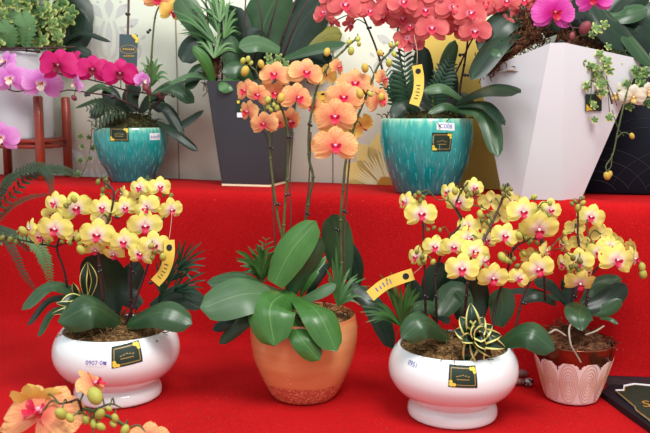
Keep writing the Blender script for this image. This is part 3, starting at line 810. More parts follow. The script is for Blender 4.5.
B.frond([(262, 286, .02), (264, 264, .03), (266, 240, .04)], 14, 'blade', 'palm_frond', 9, .8, .2)
B.sprig((338, 306, -.03), [(326, 268), (332, 258), (328, 280), (336, 246), (342, 262), (350, 268), (358, 274), (366, 278), (370, 286), (372, 296), (358, 290), (346, 278), (330, 292), (364, 304), (352, 300)], 4.5, 'blade', 'palm_sprig')
B.stem([(293, 290, 0), (291, 262, -.02), (281, 232, -.02), (276, 205, -.02), (271, 165, -.02), (269, 130, -.02), (262, 100, -.01), (258, 75, .0), (250, 66, 0)], .0034, 'stemg')
B.stem([(288, 290, 0), (284, 250, -.02), (284, 220, -.02), (287, 180, -.02), (288, 140, -.03), (284, 115, -.05), (277, 103, -.06), (269, 104, -.06)], .0036, 'stemg')
B.stem([(300, 290, 0), (304, 235, .0), (309, 200, -.0), (313, 177, 0), (309, 158, 0), (309, 130, 0), (313, 105, 0), (318, 85, 0), (330, 64, 0), (344, 50, 0), (352, 42, 0), (359, 38, 0)], .0036, 'stemg')
B.stem([(343, 290, 0), (341, 250, 0), (341, 215, -.01), (343, 190, -.01), (346, 160, -.01), (354, 127, -.0), (366, 96, 0), (378, 66, 0), (388, 54, 0), (396, 45, 0)], .0038, 'stemg')
B.stem([(345, 288, .01), (344, 240, .0), (347, 190, .0), (350, 155, 0)], .0022, 'stake', 'support_stake', False, .0022)
B.stem([(276, 262, .01), (274, 220, .0), (272, 180, 0), (267, 140, 0), (262, 130, 0)], .0018, 'stake', 'support_stake', False, .0018)
B.stem([(290, 262, .01), (291, 220, .0), (290, 180, 0), (293, 132, 0)], .0018, 'stake', 'support_stake', False, .0018)
B.stem([(304, 262, .01), (305, 220, .0), (309, 180, 0), (311, 132, 0)], .0018, 'stake', 'support_stake', False, .0018)
B.clip((270, 147, -.03), (277, 204, -.03), (286, 195, -.03), (307, 213, -.01), (309, 124, -.01), (344, 211, -.02), (336, 229, -.01), (288, 137, -.04))
B.flower('coral', [
 (275, 75, 31, -4, -2, 0, -.02), (306, 73, 33, 6, 0, 4, -.03), (246, 91, 27, -30, 0, 0, -.01), (258, 95, 24, -20, 12, 30, -.05), (248, 112, 26, -55, 5, 0, -.02),
 (264, 124, 27, -8, 8, -8, -.06), (297, 98, 34, 28, 2, 8, -.06), (275, 94, 28, -5, 5, 10, -.0), (289, 121, 30, 30, 30, 0, -.0), (277, 123, 24, 25, 10, -20, -.02),
 (338, 67, 20, 62, 5, 10, .0), (355, 84, 35, 12, -2, 0, -.01), (344, 98, 37, 0, 0, 0, -.04), (335, 117, 41, -8, 6, 4, -.07), (335, 146, 44, 0, 0, -2, -.10),
 (383, 79, 22, 60, 0, 15, -.0), (379, 100, 30, 42, 5, -12, -.02), (314, 107, 24, -62, 10, 0, .01)])
B.flower('golden', [(362, 126, 26, 150, 10, 30, .02), (327, 76, 24, 150, 0, 0, .04), (335, 130, 30, 170, 20, 0, .03)])
B.bud('budo', [(245, 71, 5), (261, 64, 4), (365, 68, 4.5), (360, 94, 4.5, -.08), (281, 98, 4.5, -.12), (327, 52, 4.2), (381, 97, 4, -.05), (380, 53, 3.5)])
B.bud('budy', [(248, 59, 3), (243, 61, 3.4), (268, 100, 3.5, -.1), (389, 63, 4), (351, 51, 4), (271, 110, 2.6, -.09), (277, 108, 3, -.09), (274, 105, 2.4, -.09), (391, 45, 3), (394, 54, 3), (397, 44, 2.5), (349, 42, 3), (358, 39, 3), (359, 44, 2.6), (370, 94, 3, -.06), (251, 63, 2.5), (268, 107, 2.4, -.09)])

# ------------------------------------------------------------------ 3 right white bowl, yellow orchid
c3 = G(452, 414)
root, pot, po = bowl_plant(c3, .955, 'yellow moth orchid with striped rosette in the white pedestal bowl beside the embossed pot')
th, z = th_of(pot, 463, 377); sticker(pot, po, th, z, .058, .044, -.04)
th, z = th_of(pot, 413, 364); price(pot, po, th, z, '0951', .0135, None, -.1)
moss(root, c3+Vector((0, 0, .153)), .114, 'moss', .022, 260)
C = Plant(root, c3.y)
C.leaf([(470, 314, .04), (455, 292, .05), (438, 316, .02)], 30, 'leaf', (-.2, -.8, .55))
C.leaf([(450, 322, .04), (428, 306, .03), (402, 316, .0)], 18, 'leaf', (-.1, -.7, .7))
C.leaf([(425, 325, .07), (418, 300, .08), (408, 278, .08)], 18, 'leafd', (-.1, -1, .2))
C.leaf([(478, 322, .06), (478, 300, .07), (476, 278, .06)], 26, 'leafd', (.0, -1, .2))
C.leaf([(498, 326, .05), (503, 306, .06), (500, 288, .06)], 30, 'leaf', (.1, -1, .2))
C.leaf([(440, 320, .09), (435, 290, .1), (442, 262, .1)], 30, 'leafd', (.0, -1, .2))
C.leaf([(462, 320, .09), (462, 290, .1), (468, 258, .1)], 28, 'leafd', (.0, -1, .2))
C.leaf([(450, 337, -.02), (425, 322, -.09), (401, 338, -.10)], 30, 'leaf', (.0, -.75, .65), cup=.4)
C.leaf([(498, 343, .0), (528, 332, -.06), (555, 350, -.07)], 32, 'leaf', (.05, -.75, .65), cup=.35)
C.sprig((402, 326, .0), [(368, 300), (362, 306), (360, 312), (372, 318), (366, 322), (388, 290), (380, 274), (384, 280), (391, 272), (400, 286), (408, 284), (411, 279), (416, 288), (420, 292), (412, 302), (420, 304), (396, 296), (376, 308)], 5, 'blade', 'palm_sprig')
ctr = (474, 340, -.09)
for k, (a, L_) in enumerate(((95, 38), (68, 26), (40, 24), (12, 28), (-12, 32), (-40, 24), (-75, 28), (-110, 24), (150, 22), (120, 28), (20, 14), (80, 15), (-30, 16), (175, 14), (50, 18))):
    d = math.radians(a); dy = -.03 if k < 10 else -.05
    C.leaf([(ctr[0], ctr[1], ctr[2]), (ctr[0]+L_*.5*math.cos(d), ctr[1]-L_*.5*math.sin(d)-1, ctr[2]+dy), (ctr[0]+L_*math.cos(d), ctr[1]-L_*math.sin(d)*1.0+1, ctr[2]+dy*.5)], 15 if k < 10 else 11, 'varieg', (math.cos(d)*.2, -.9, .4), 'variegated_leaf', pw=1.3, base=.5, cup=-.3, tm=.45, groove=.1)
C.stem([(426, 330, .02), (425, 290, .0), (424, 250, 0), (423, 225, .0), (421, 216, 0)], .003, 'stem')
C.stem([(437, 330, .02), (436, 296, .0), (436, 270, 0), (448, 240, .0), (462, 222, .0), (456, 206, 0), (462, 190, 0), (468, 183, 0)], .003, 'stem')
C.stem([(463, 330, .0), (466, 300, -.03), (468, 280, -.04), (474, 255, -.04), (488, 232, -.02), (500, 205, -.0), (505, 190, 0), (509, 184, 0)], .0034, 'stemr')
C.stem([(492, 330, .0), (497, 300, .02), (508, 268, .0), (514, 248, -.0), (530, 240, -.01), (540, 238, -.01)], .003, 'stem')
C.stem([(515, 330, .0), (522, 300, -.02), (530, 282, -.03), (538, 262, -.03), (541, 245, 0), (541, 225, 0), (536, 214, 0)], .003, 'stake')
C.stem([(545, 300, .08), (544, 275, .05), (541, 250, .03), (548, 220, .02), (556, 212, .02)], .0028, 'stemr')
C.stem([(462, 205, .0), (478, 206, .0), (492, 212, 0)], .0018, 'stemg')
C.stem([(462, 222, .0), (450, 202, .0), (437, 200, 0)], .0018, 'stemg')
C.clip((436, 296, -.01), (466, 296, -.05), (425, 296, -.01), (523, 303, -.03), (540, 272, -.04))
C.flower('yellow', [
 (406, 202, 22, -40, 0, 8, .02), (421, 214, 32, 2, 5, 0, -.01), (449, 193, 22, -40, 0, 6, .02), (459, 202, 27, -8, 10, 10, -.0), (474, 188, 22, 30, 0, 8, .01),
 (468, 226, 23, -10, 5, 5, -.01), (435, 247, 25, -6, 0, 6, -.02), (417, 257, 23, -42, 5, 0, -.0), (454, 247, 26, -5, 8, 4, -.04), (468, 239, 28, 14, 5, -6, -.02),
 (462, 269, 33, 0, 2, 2, -.09), (475, 252, 28, 12, 0, 15, -.06), (484, 261, 26, 45, 0, 0, -.06), (493, 278, 31, 8, 18, 4, -.09), (523, 212, 31, 0, 5, 4, -.02),
 (550, 210, 24, 20, 8, 0, .0), (539, 229, 38, 0, 28, -4, -.03), (505, 236, 27, -4, 5, 10, -.04), (519, 278, 22, 12, 5, 20, -.05), (538, 269, 33, 4, 12, -14, -.05), (486, 240, 24, 20, 10, 0, 0)])
C.flower('pale', [(491, 202, 25, 155, 0, 0, .02), (511, 201, 22, 30, 0, 0, .03), (500, 216, 22, 170, 10, 0, .03), (546, 251, 22, 60, 0, 10, -.02), (524, 236, 20, 170, 20, 0, .03), (480, 226, 20, 165, 0, 0, .03), (530, 256, 20, 160, 0, 0, .02)])
C.bud('budy', [(480, 214, 4), (489, 222, 3.5), (420, 262, 4, -.04), (433, 262, 3.2, -.04), (519, 236, 4.5, -.04), (502, 257, 5, -.05), (506, 260, 4, -.05), (455, 191, 4, -.03), (534, 197, 3.5, 0), (550, 203, 3, -.03), (524, 254, 3)])
C.bud('budg', [(415, 196, 2.8), (419, 193, 2.8), (423, 197, 2.8), (420, 200, 3), (428, 230, 2.4), (434, 228, 2.4), (440, 230, 2.4), (466, 190, 3), (471, 194, 3), (467, 196, 2.6), (477, 192, 2.8), (483, 217, 2.5), (488, 216, 2.5), (482, 221, 2.6), (502, 189, 2.8), (507, 190, 2.8), (511, 189, 2.6), (504, 195, 3), (509, 194, 2.6), (540, 211, 3, -.03), (545, 213, 3, -.03), (549, 216, 3, -.03), (537, 217, 3, -.03), (510, 262, 3, -.05), (517, 266, 3, -.05), (514, 259, 2.6, -.05), (531, 241, 2.8), (537, 243, 2.8), (545, 244, 2.6), (422, 257, 3, -.05), (417, 252, 2.6, -.05), (424, 262, 2.6, -.05), (529, 243, 2.6), (515, 241, 2.6), (526, 238, 2.6)])

# ------------------------------------------------------------------ 4 small embossed pot, yellow orchid
c4 = G(570, 396)+Vector((0, -.01, 0))
root = thing('potted_orchid', 'small yellow moth orchid in the pinkish pot embossed with ovals under a copper rim', 'potted plant', c4)
pot = Pot(c4, [(.052, 0), (.059, .003), (.065, .02), (.074, .05), (.084, .085), (.092, .115), (.0955, .137)])
NT, NZ = 160, 46; mb = MB(); rows = []
for i in range(NZ+1):
    z = pot.top*i/NZ; rows.append([pot.surf(2*PI*k/NT, z) for k in range(NT)])
mb.grid(rows, 0, True)
NO = 11
for fi, f in enumerate(mb.f):
    cc = sum((mb.v[i] for i in f), Vector())/4-c4; th = math.atan2(cc.x, -cc.y); x = (th/(2*PI)*NO+.2) % 1
    lim = .088+.020*math.sqrt(max(0, 1-(2*x-1)**2))
    if cc.z > lim: mb.m[fi] = 1
rt = pot.rt; zt = pot.top
lathe(mb, c4, [(rt, zt), (rt+.001, zt+.003), (rt-.002, zt+.005), (rt-.006, zt+.002), (rt-.009, zt-.02), (.001, zt-.021)], 80, 1)
mb.add([c4+Vector((.052*math.cos(2*PI*k/40), .052*math.sin(2*PI*k/40), 0)) for k in range(40)], [list(range(40))[::-1]], 0)
po = mb.build('pot', [M['emboss_white'], M['copper']], root)
mb = MB()
for q in range(NO):
    th0 = 2*PI*(q+.3)/NO; hw = PI/NO*.93; 
    for rr in (1, .82, .64, .47, .3, .14):
        pts = []
        for k in range(29):
            a = 2*PI*k/28; zz = .058+.049*rr*math.cos(a); ww = hw*rr*math.sin(a)*(1-.12*math.cos(a))
            pts.append(pot.surf(th0+ww, max(.004, zz), .0004))
        mb.tube(pts, .0009, 4, caps=False)
o = mb.build('embossed_ovals', M['emboss_line'], po); o['label'] = 'raised concentric ovals around the pot'
moss(root, c4+Vector((0, 0, .130)), .084, 'bark', .035, 240, spread=.98, fl=.03)
D = Plant(root, c4.y)
D.leaf([(560, 300, .02), (535, 291, .02), (508, 291, .01)], 10, 'leafd', (0, -.6, .8))
D.leaf([(556, 304, .02), (540, 296, .0), (520, 300, .0)], 12, 'leafd', (0, -.8, .6))
D.leaf([(565, 302, .03), (550, 285, .03), (534, 282, .02)], 14, 'leafd', (0, -.8, .6))
D.leaf([(582, 304, .02), (600, 284, .03), (622, 279, .02)], 18, 'leaf', (-.1, -.7, .6))
D.leaf([(584, 309, .0), (608, 300, .0), (626, 284, .0)], 22, 'leafd', (.1, -.8, .6))
D.leaf([(588, 312, .0), (606, 310, -.01), (622, 300, -.01)], 14, 'leaf', (.1, -.9, .4))
D.leaf([(566, 306, .03), (570, 290, .04), (566, 276, .04)], 18, 'leafd', (.0, -1, .3))
D.leaf([(582, 304, -.02), (580, 315, -.07), (582, 331, -.09)], 30, 'leaf', (0, -.8, .6), pw=1.4, tm=.4, base=.6)
D.leaf([(600, 318, -.02), (610, 319, -.04), (618, 324, -.05)], 5, 'leaf', (0, -.8, .6))
D.stem([(575, 318, 0), (573, 300, 0), (575, 280, 0), (582, 262, 0), (578, 240, 0), (578, 222, .0), (578, 208, .0)], .0034, 'stemr')
D.stem([(586, 310, 0), (588, 290, 0), (592, 275, -.01), (604, 262, -.01), (620, 256, -.01), (634, 258, -.01), (644, 270, -.01)], .003, 'stemr')
D.stem([(590, 255, 0), (588, 235, 0), (587, 222, 0)], .002, 'stemg')
D.stem([(545, 256, .0), (556, 242, 0), (566, 233, .0), (574, 232, 0)], .0018, 'stemg')
D.clip((574, 296, -.02), (588, 300, -.02))
D.flower('yellow', [
 (591, 217, 27, 4, 3, 4, .0), (579, 262, 29, -8, 5, 0, -.04), (565, 264, 24, -50, 5, 0, -.02), (599, 253, 26, -15, 8, 6, -.03), (617, 260, 35, 8, 3, 3, -.05),
 (634, 259, 26, 60, 0, 0, -.03), (580, 283, 30, 0, 38, 0, -.07), (610, 247, 25, 10, -5, 0, -.0), (586, 272, 22, 25, 10, 0, -.02)])
D.flower('pale', [(601, 234, 22, 155, 20, 0, .02), (580, 242, 20, 170, 0, 0, .01), (564, 245, 20, -60, 0, 0, .01), (575, 228, 20, 160, 15, 0, .02), (612, 242, 22, 170, 0, 0, .03), (632, 247, 18, 120, 0, 0, .02)])
D.bud('budy', [(642, 267, 4.5, -.02), (643, 274, 5, -.02), (578, 208, 4), (565, 233, 3.2), (570, 272, 3, -.06), (583, 203, 3)])
D.bud('budg', [(572, 204, 2.6), (575, 201, 2.6), (583, 198, 2.4), (573, 258, 3.4, -.08), (580, 261, 3.4, -.08), (576, 266, 2.6, -.08), (593, 243, 2.6), (588, 244, 2.6), (571, 267, 2.8, -.07), (578, 270, 2.6, -.07)])
D.root_([(572, 322, -.06), (569, 330, -.10), (571, 345, -.115), (576, 354, -.11), (581, 363, -.105)], .0022)
D.root_([(540, 326, -.04), (548, 333, -.09), (556, 330, -.09), (566, 336, -.09)], .0024)
D.root_([(585, 335, -.08), (596, 331, -.08), (604, 326, -.06)], .002)

# ------------------------------------------------------------------ teal pots
def teal_pot(c, rt, rb, h, label):
    root = thing('potted_orchid', label, 'potted plant', c)
    pot = Pot(c, [(rb*.93, 0), (rb, .003), (rb*1.13, h*.14), (rb+(rt-rb)*.72, h*.42), (rt*.985, h*.68), (rt*1.01, h*.84), (rt*.99, h)])
    mb = MB(); lathe(mb, c, pot.full(.006, .03), 80)
    for row in range(6):
        z = h*(.1+.14*row); n = 17
        for k in range(n):
            th = 2*PI*(k+.5*(row % 2))/n+R(-.03, .03); z1 = z+R(0, .02); L_ = h*R(.09, .17)
            if z1+L_ > h*.93: continue
            mb.tube([pot.surf(th, z1+L_*q/4, .0) for q in range(5)], [.0004, .0012, .0013, .0012, .0004], 5, 1)
    po = mb.build('pot', [M['teal'], M['drip']], root); po['label'] = 'glossy teal pot with pale raised dashes'
    return root, pot, po
c5 = G(132.5, 181, SHELF); root, pot, po = teal_pot(c5, .115, .068, .17, 'magenta moth orchid in the teal glazed pot at the left of the raised step')
th, z = th_of(pot, 119, 134.5); sticker(pot, po, th, z, .06, .044, -.03)
th, z = th_of(pot, 155, 136.5); price(pot, po, th, z, 'sou8', .018, (.04, .022))
moss(root, c5+Vector((0, 0, .163)), .106, 'mossg', .05, 320)
E = Plant(root, c5.y-.02)
for pts, w, m in (([(148, 98), (172, 86, -.02), (194, 103, -.03)], 17, 'leaf'), ([(148, 104), (166, 108, -.02), (183, 136, -.03)], 12, 'leafd'), ([(158, 122, -.03), (176, 134, -.06), (198, 151, -.06)], 10, 'leafd'), ([(158, 126), (178, 126, -.02), (204, 110, -.01)], 9, 'leafd'), ([(112, 92), (100, 86, -.02), (84, 94, -.02)], 8, 'leafg'), ([(120, 100), (98, 100, -.02), (75, 108, -.02)], 5, 'leaf'), ([(130, 110), (110, 100, -.05), (90, 118, -.06)], 16, 'leafd'), ([(135, 112), (130, 96), (138, 82)], 18, 'leafd'), ([(120, 112), (112, 96), (104, 88)], 16, 'leafd'), ([(140, 112), (152, 98), (164, 112)], 16, 'leafd')):
    E.leaf(pts, w, m, (0, -.8, .6))
E.sprig((152, 86, 0), [(140, 62), (146, 56), (152, 60), (158, 58), (163, 64), (167, 72), (168, 80), (138, 72), (142, 80), (160, 78), (155, 66)], 4, 'bladel', 'palm_sprig')
E.frond([(128, 112, -.05), (110, 112, -.1), (92, 122, -.12)], 14, 'fern', 'fern_frond', 9, 1, .3)
E.frond([(118, 112, -.05), (104, 106, -.1), (88, 108, -.12)], 12, 'fern', 'fern_frond', 9, 1, .3)
E.stem([(150, 120), (150, 90, -.01), (152, 50, -.01), (155, 18), (160, 4)], .004, 'stemg', attach=False)
E.stem([(126, 118), (127, 70), (128, 30), (129, -12)], .0038, 'stake', 'support_stake', False, .0036)
E.stem([(140, 112, -.03), (130, 104, -.08), (110, 96, -.1), (90, 93, -.1), (70, 90, -.1), (60, 92, -.1)], .003, 'stemr')
E.stem([(150, 110, -.02), (160, 100, -.05), (150, 94, -.08), (125, 90, -.08), (100, 82, -.08), (70, 76, -.08), (50, 72, -.08)], .003, 'stemr')
E.stem([(150, 94, -.06), (160, 92, -.06), (174, 97, -.06)], .002, 'stemr')
E.clip((127, 14, -.02), (148, 32, -.02), (86, 95, -.12), (112, 97, -.11))
E.flower('magenta', [(59, 66, 40, -14, 0, -4, -.12), (93, 70, 34, -6, 2, 4, -.12), (120, 74, 35, 6, 2, 0, -.13), (75, 56, 14, -50, -10, 0, -.1)])
E.flower('pink', [(76, 84, 20, -55, 10, 30, -.12), (143, 80, 18, 45, 10, 0, -.12)])
E.flower('golden', [(172, 12, 24, 30, 20, 0, -.02)])
E.flower('coral', [(158, -1, 30, -10, 20, 5, -.03)])
E.bud('budr', [(146, 88, 4, -.12), (149, 92, 3, -.1), (159, 93, 3), (166, 93, 3), (173, 95, 2.6), (163, 97, 2.4), (74, 98, 3, -.1)])
E.vine([(92, 128, -.04), (90, 150, -.02), (86, 165, 0), (80, 178, 0)]); E.ivy([(80, 136, 6, -.02), (82, 146, 5, -.02), (92, 148, 6, -.02), (90, 158, 5, -.02), (80, 160, 6, 0), (78, 174, 6, 0), (89, 137, 5, -.02)], 'ivyd')
c6 = G(425.5, 192.5, SHELF); root, pot, po = teal_pot(c6, .125, .082, .2, 'teal glazed pot overflowing with clusters of pink-red moth orchids beside the tall white planter')
th, z = th_of(pot, 442, 142); sticker(pot, po, th, z, .054, .05)
th, z = th_of(pot, 446, 126.5); price(pot, po, th, z, 'C008', .016, (.05, .02), -.05)
moss(root, c6+Vector((0, 0, .192)), .117, 'mossg', .025, 260)
H = Plant(root, c6.y-.02)
for pts, w, m in (([(432, 112, .04), (410, 95, .05), (390, 92, .04)], 26, 'leafd'), ([(440, 112, .05), (446, 90, .06), (446, 66, .06)], 26, 'leafd'), ([(425, 112, .06), (424, 80, .08), (422, 45, .08)], 22, 'leafd'), ([(448, 110, .05), (446, 70, .08), (455, 40, .08)], 16, 'leaf'), ([(420, 112, .0), (405, 104, -.02), (392, 118, -.03)], 18, 'leafd'), ([(450, 112, .02), (462, 100, .0), (470, 112, .0)], 22, 'leafd'), ([(412, 110, .04), (400, 90, .05), (396, 70, .05)], 18, 'leaf'),
    ([(455, 102, -.03), (488, 89, -.16), (521, 92, -.26)], 18, 'leafd'), ([(456, 106, -.05), (484, 104, -.16), (505, 125, -.24)], 12, 'leafd'), ([(458, 108, -.06), (486, 114, -.17), (498, 157, -.22)], 20, 'leaf'), ([(463, 100, -.04), (444, 88, -.08), (423, 91, -.08)], 11, 'leafg'), ([(466, 116, -.05), (448, 106, -.1), (428, 113, -.11)], 9, 'leaf')):
    H.leaf(pts, w, m, (0, -.85, .5))
H.frond([(410, 112, 0), (406, 84, -.02), (404, 52, -.02)], 18, 'bladed', 'palm_frond', 13, .85, .26)
H.frond([(396, 108, 0), (392, 90, -.02), (386, 72, -.02)], 14, 'bladed', 'palm_frond', 10, .85, .26)
H.frond([(432, 108, 0), (440, 86, -.02), (450, 62, -.02)], 16, 'bladed', 'palm_frond', 12, .85, .26)
H.stem([(400, 116, .0), (388, 90, .0), (378, 54, .0), (368, 28, .0), (359, 8, -.02), (350, -6, -.04)], .0034, 'stem')
H.stem([(412, 116, .0), (404, 80, .0), (398, 40, .0), (400, 10, .0), (410, -12, 0)], .0034, 'stem')
H.stem([(461, 118, .0), (460, 90, .0), (465, 60, .0), (468, 30, .0), (462, 0, 0), (458, -12, 0)], .0034, 'stem')
H.stem([(448, 118, .0), (452, 84, .0), (462, 60, 0), (474, 36, 0), (490, 10, 0), (520, -4, 0)], .003, 'stem')
H.clip((368, 28, -.02), (380, 54, -.01), (460, 55, -.02), (465, 75, -.02), (398, 34, -.02))
H.flower('rose', [
 (324, 13, 25, -35, 0, 0, -.08), (345, 6, 33, 0, 4, 0, -.1), (370, 12, 24, 0, 8, 10, -.08), (384, 18, 24, -20, 20, 0, -.04), (389, 9, 27, 0, 6, 0, -.08), (403, 3, 30, 5, 4, 0, -.1), (402, 19, 27, 10, 15, 0, -.05),
 (426, 11, 30, -8, 8, 5, -.09), (432, 29, 32, 0, 6, -4, -.1), (453, 8, 33, 4, 4, 4, -.11), (470, 14, 33, 8, 4, 0, -.12), (475, 32, 31, 4, 14, 8, -.12), (455, 30, 22, 20, 16, 10, -.07), (411, 26, 24, -20, 10, 0, -.06),
 (497, 6, 26, 10, 10, 0, -.1), (507, 2, 26, -10, 8, 0, -.12), (524, 1, 26, 6, 6, 0, -.12), (535, -2, 24, 20, 0, 0, -.12), (486, 4, 28, -6, 4, 0, -.09), (440, -4, 32, 0, 0, 0, -.1), (418, -6, 30, 0, 0, 0, -.08), (375, -5, 32, 0, 0, 0, -.08), (360, 0, 26, 20, 10, 0, -.05), (332, -4, 28, -20, 0, 0, -.09), (470, -8, 32, 0, 0, 0, -.09), (500, -12, 32, 0, 0, 0, -.09),
 (440, 14, 28, 10, 12, 0, -.06), (416, 14, 26, -10, 12, 0, -.06), (458, 20, 24, 0, 12, 0, -.06), (350, 24, 22, 60, 40, 20, -.05), (333, 22, 18, -60, 40, 20, -.06), (504, 23, 20, -60, 30, 30, -.1), (517, 15, 18, 50, 30, 0, -.1), (408, 38, 26, 160, 10, 20, -.05), (414, 45, 22, 170, 20, 0, -.05), (396, 12, 26, 0, 10, 0, -.03)])
H.stem([(530, -10, 0), (512, 10, -.03), (504, 24, -.05)], .002, 'stem', attach=False)

# ------------------------------------------------------------------ dark square planter
c7 = G(255, 184.2, SHELF)
root = thing('potted_orchid', 'big-leaved orchid without blooms in the tapered charcoal square planter', 'potted plant', c7)
def sqrows(c, levels, rz, bev=.004):
    rows = []
    X = Vector((math.cos(rz), math.sin(rz), 0)); Y_ = Vector((-math.sin(rz), math.cos(rz), 0))
    for h, z, b in levels:
        q = [(-h+b, -h), (h-b, -h), (h, -h+b), (h, h-b), (h-b, h), (-h+b, h), (-h, h-b), (-h, -h+b)]
        rows.append([c+X*x+Y_*y+Vector((0, 0, z)) for x, y in q])
    return rows
mb = MB(); b = .004
mb.grid(sqrows(c7, [(.004, .004, .001), (.075, .004, b), (.078, .008, b), (.108, .305, b), (.1085, .31, b), (.103, .311, b), (.100, .27, b), (.002, .27, .001)], YAW+.02), 0, True)
mb.grid(sqrows(c7, [(.077, 0, b), (.0785, 0, b), (.0785, .006, b), (.077, .006, b)], YAW+.02), 1, True)
mb.add(sqrows(c7, [(.077, 0, b)], YAW)[0], [list(range(8))[::-1]], 1)
po = mb.build('pot', [M['charcoal'], M['tagpale']], root, smooth=False); po['label'] = 'matt charcoal square pot with a pale foot line'
mb = MB(); X = Vector((math.cos(YAW), math.sin(YAW), 0)); 
fp = P(241, 110, c7.y-.095+0.03*.3)
def face_pt(px, py, h0=.078, h1=.108):
    best = None
    d = ray(px, py); t = 1.0; o = Vector((0, 0, HC)); ny_ = Vector((-math.sin(YAW+.02), math.cos(YAW+.02), 0))
    while t < 4:
        p = o+d*t; z = p.z-c7.z; h = h0+(h1-h0)*z/.31
        if (p-c7).dot(ny_) >= -h: return p-ny_*.0012
        t += .0005
for (px, py, w_, h_, mi) in ((240.5, 106, .026, .034, 0), (242, 115, .03, .014, 1), (238.5, 102, .008, .008, 2), (242, 110, .008, .007, 2)):
    p = face_pt(px, py)-Vector((0, .0006*mi, 0)); mb.box(p, (w_, .0008, h_), YAW+.02, mi)
mb.build('sticker', [M['dkgreen'], M['paper'], M['goldy']], po, smooth=False)
moss(root, c7+Vector((0, 0, .285)), .092, 'mossg', .03, 160)
mb = MB()
J = Plant(root, c7.y)
def mosscol(pl, pts, w, mat='bark', n=140, name='moss'):
    mb = MB(); c = cat([pl.p(q) for q in pts], 5); W = w/F*pl.Y/2
    mb.tube(c, [W*.55]*len(c), 8)
    for _ in range(n):
        p = random.choice(c)+Vector((R(-W, W), R(-W, 0), R(-W, W)))*.8; pp = [p]; d = Vector((R(-1, 1), R(-1, .3), R(-1, 1)))
        for k in range(3): d = (d+Vector((R(-1, 1), R(-1, 1), R(-1, 1)))).normalized(); pp.append(pp[-1]+d*.008)
        mb.tube(pp, .0014, 3, caps=False)
    o = mb.build(name, M[mat], pl.root); o['kind'] = 'stuff'
mosscol(J, [(212, 86, 0), (214, 68, 0), (217, 50, 0)], 18)
for pts, w, m, n in (
    ([(262, 78, .05), (262, 30, .06), (282, -16, .05)], 48, 'leaf', (-.1, -1, .1)), ([(278, 80, .04), (296, 30, .05), (330, -10, .04)], 44, 'leafd', (-.3, -1, .1)),
    ([(236, 80, .05), (236, 40, .06), (230, 5, .06)], 34, 'leafd', (-.2, -1, 0)), ([(250, 85, .03), (250, 50, .03), (262, 30, .03)], 36, 'leafd', (0, -1, .2)),
    ([(280, 84, .0), (300, 60, .0), (330, 68, .0)], 26, 'leafd', (0, -.9, .4)), ([(300, 70, .03), (322, 40, .04), (342, 34, .03)], 22, 'leafo', (0, -1, .2)), ([(296, 60, .04), (304, 36, .05), (318, 22, .05)], 22, 'leafo', (0, -1, .2)),
    ([(284, 58, -.02), (315, 48, -.04), (346, 43, -.05)], 14, 'leaf', (0, -.8, .6)), ([(280, 50, -.03), (258, 42, -.06), (239, 47, -.07)], 20, 'leafg', (0, -.85, .5)),
    ([(240, 86, -.02), (234, 60, -.03), (227, 34, -.03)], 22, 'leaf', (.3, -1, 0)), ([(252, 84, -.03), (240, 70, -.06), (222, 72, -.07)], 18, 'leaf', (0, -1, .3)),
    ([(240, 80, -.05), (230, 83, -.09), (219, 90, -.1)], 15, 'leafb', (0, -.9, .4)), ([(268, 86, -.02), (272, 66, -.03), (272, 50, -.03)], 9, 'leafd', (.2, -1, 0)),
    ([(212, 60, .0), (196, 44, .0), (182, 62, -.01)], 28, 'leafd', (-.2, -.9, .3)), ([(212, 76, .0), (198, 70, .0), (187, 90, -.02)], 16, 'leaf', (-.2, -.9, .3)),
    ([(212, 80, -.03), (192, 74, -.05), (168, 84, -.06)], 8, 'leafg', (0, -.6, .8)), ([(214, 84, -.04), (206, 62, -.07), (193, 46, -.08)], 11, 'leafb', (.3, -1, .1)), ([(212, 78, 0), (188, 80, -.02), (150, 94, -.03)], 6, 'leaf', (0, -.6, .8)),
    ([(205, 40, .02), (190, 14, .03), (178, -4, .03)], 26, 'leafg', (-.1, -1, .2)), ([(310, 84, .02), (318, 64, .02), (332, 56, .0)], 16, 'leafd', (0, -1, .2))):
    J.leaf(pts, w, m, n)
for c_, tips in (((216, 44, -.04), [(172, 10), (176, 18), (182, 30), (180, 24), (188, 12), (192, 2), (178, 34), (194, 20), (199, 26)]), ((219, 34, -.05), [(198, -4), (205, -6), (210, -8), (200, 6), (190, 8), (212, 4), (204, 16), (222, -8)]), ((224, 38, -.05), [(230, 0), (236, 8), (238, 18), (240, 28), (228, 6), (234, 22), (224, -2), (242, 34)]), ((214, 58, -.05), [(190, 34), (196, 42), (204, 34), (228, 30), (232, 40), (222, 28), (198, 30), (236, 50)]), ((220, 22, -.05), [(206, 0), (214, -8), (226, -8), (234, 2), (200, 12), (232, 12)])):
    J.sprig(c_, tips, 3.6, random.choice(['bladel', 'bladel', 'blade']), 'palm_sprig', 5)
for pts in ([(214, 86), (210, 44, -.02), (205, -10, -.02)], [(222, 88), (222, 50, -.02), (218, -8, -.02)], [(246, 88), (244, 40, -.03), (246, -8, -.03)], [(262, 60), (272, 20, -.04), (280, -8, -.04)], [(282, 60, -.0), (296, 24, -.04), (312, -8, -.04)], [(276, 60, -.0), (288, 24, -.04), (298, -8, -.04)], [(250, 70, -.0), (262, 30, -.04), (256, -8, -.04)]):
    J.stem(pts, .003, 'stemr')
J.ivy([(272, 62, 9, -.08), (279, 58, 8, -.08), (285, 64, 8, -.08), (276, 68, 8, -.08), (268, 56, 7, -.08)], 'ivy')

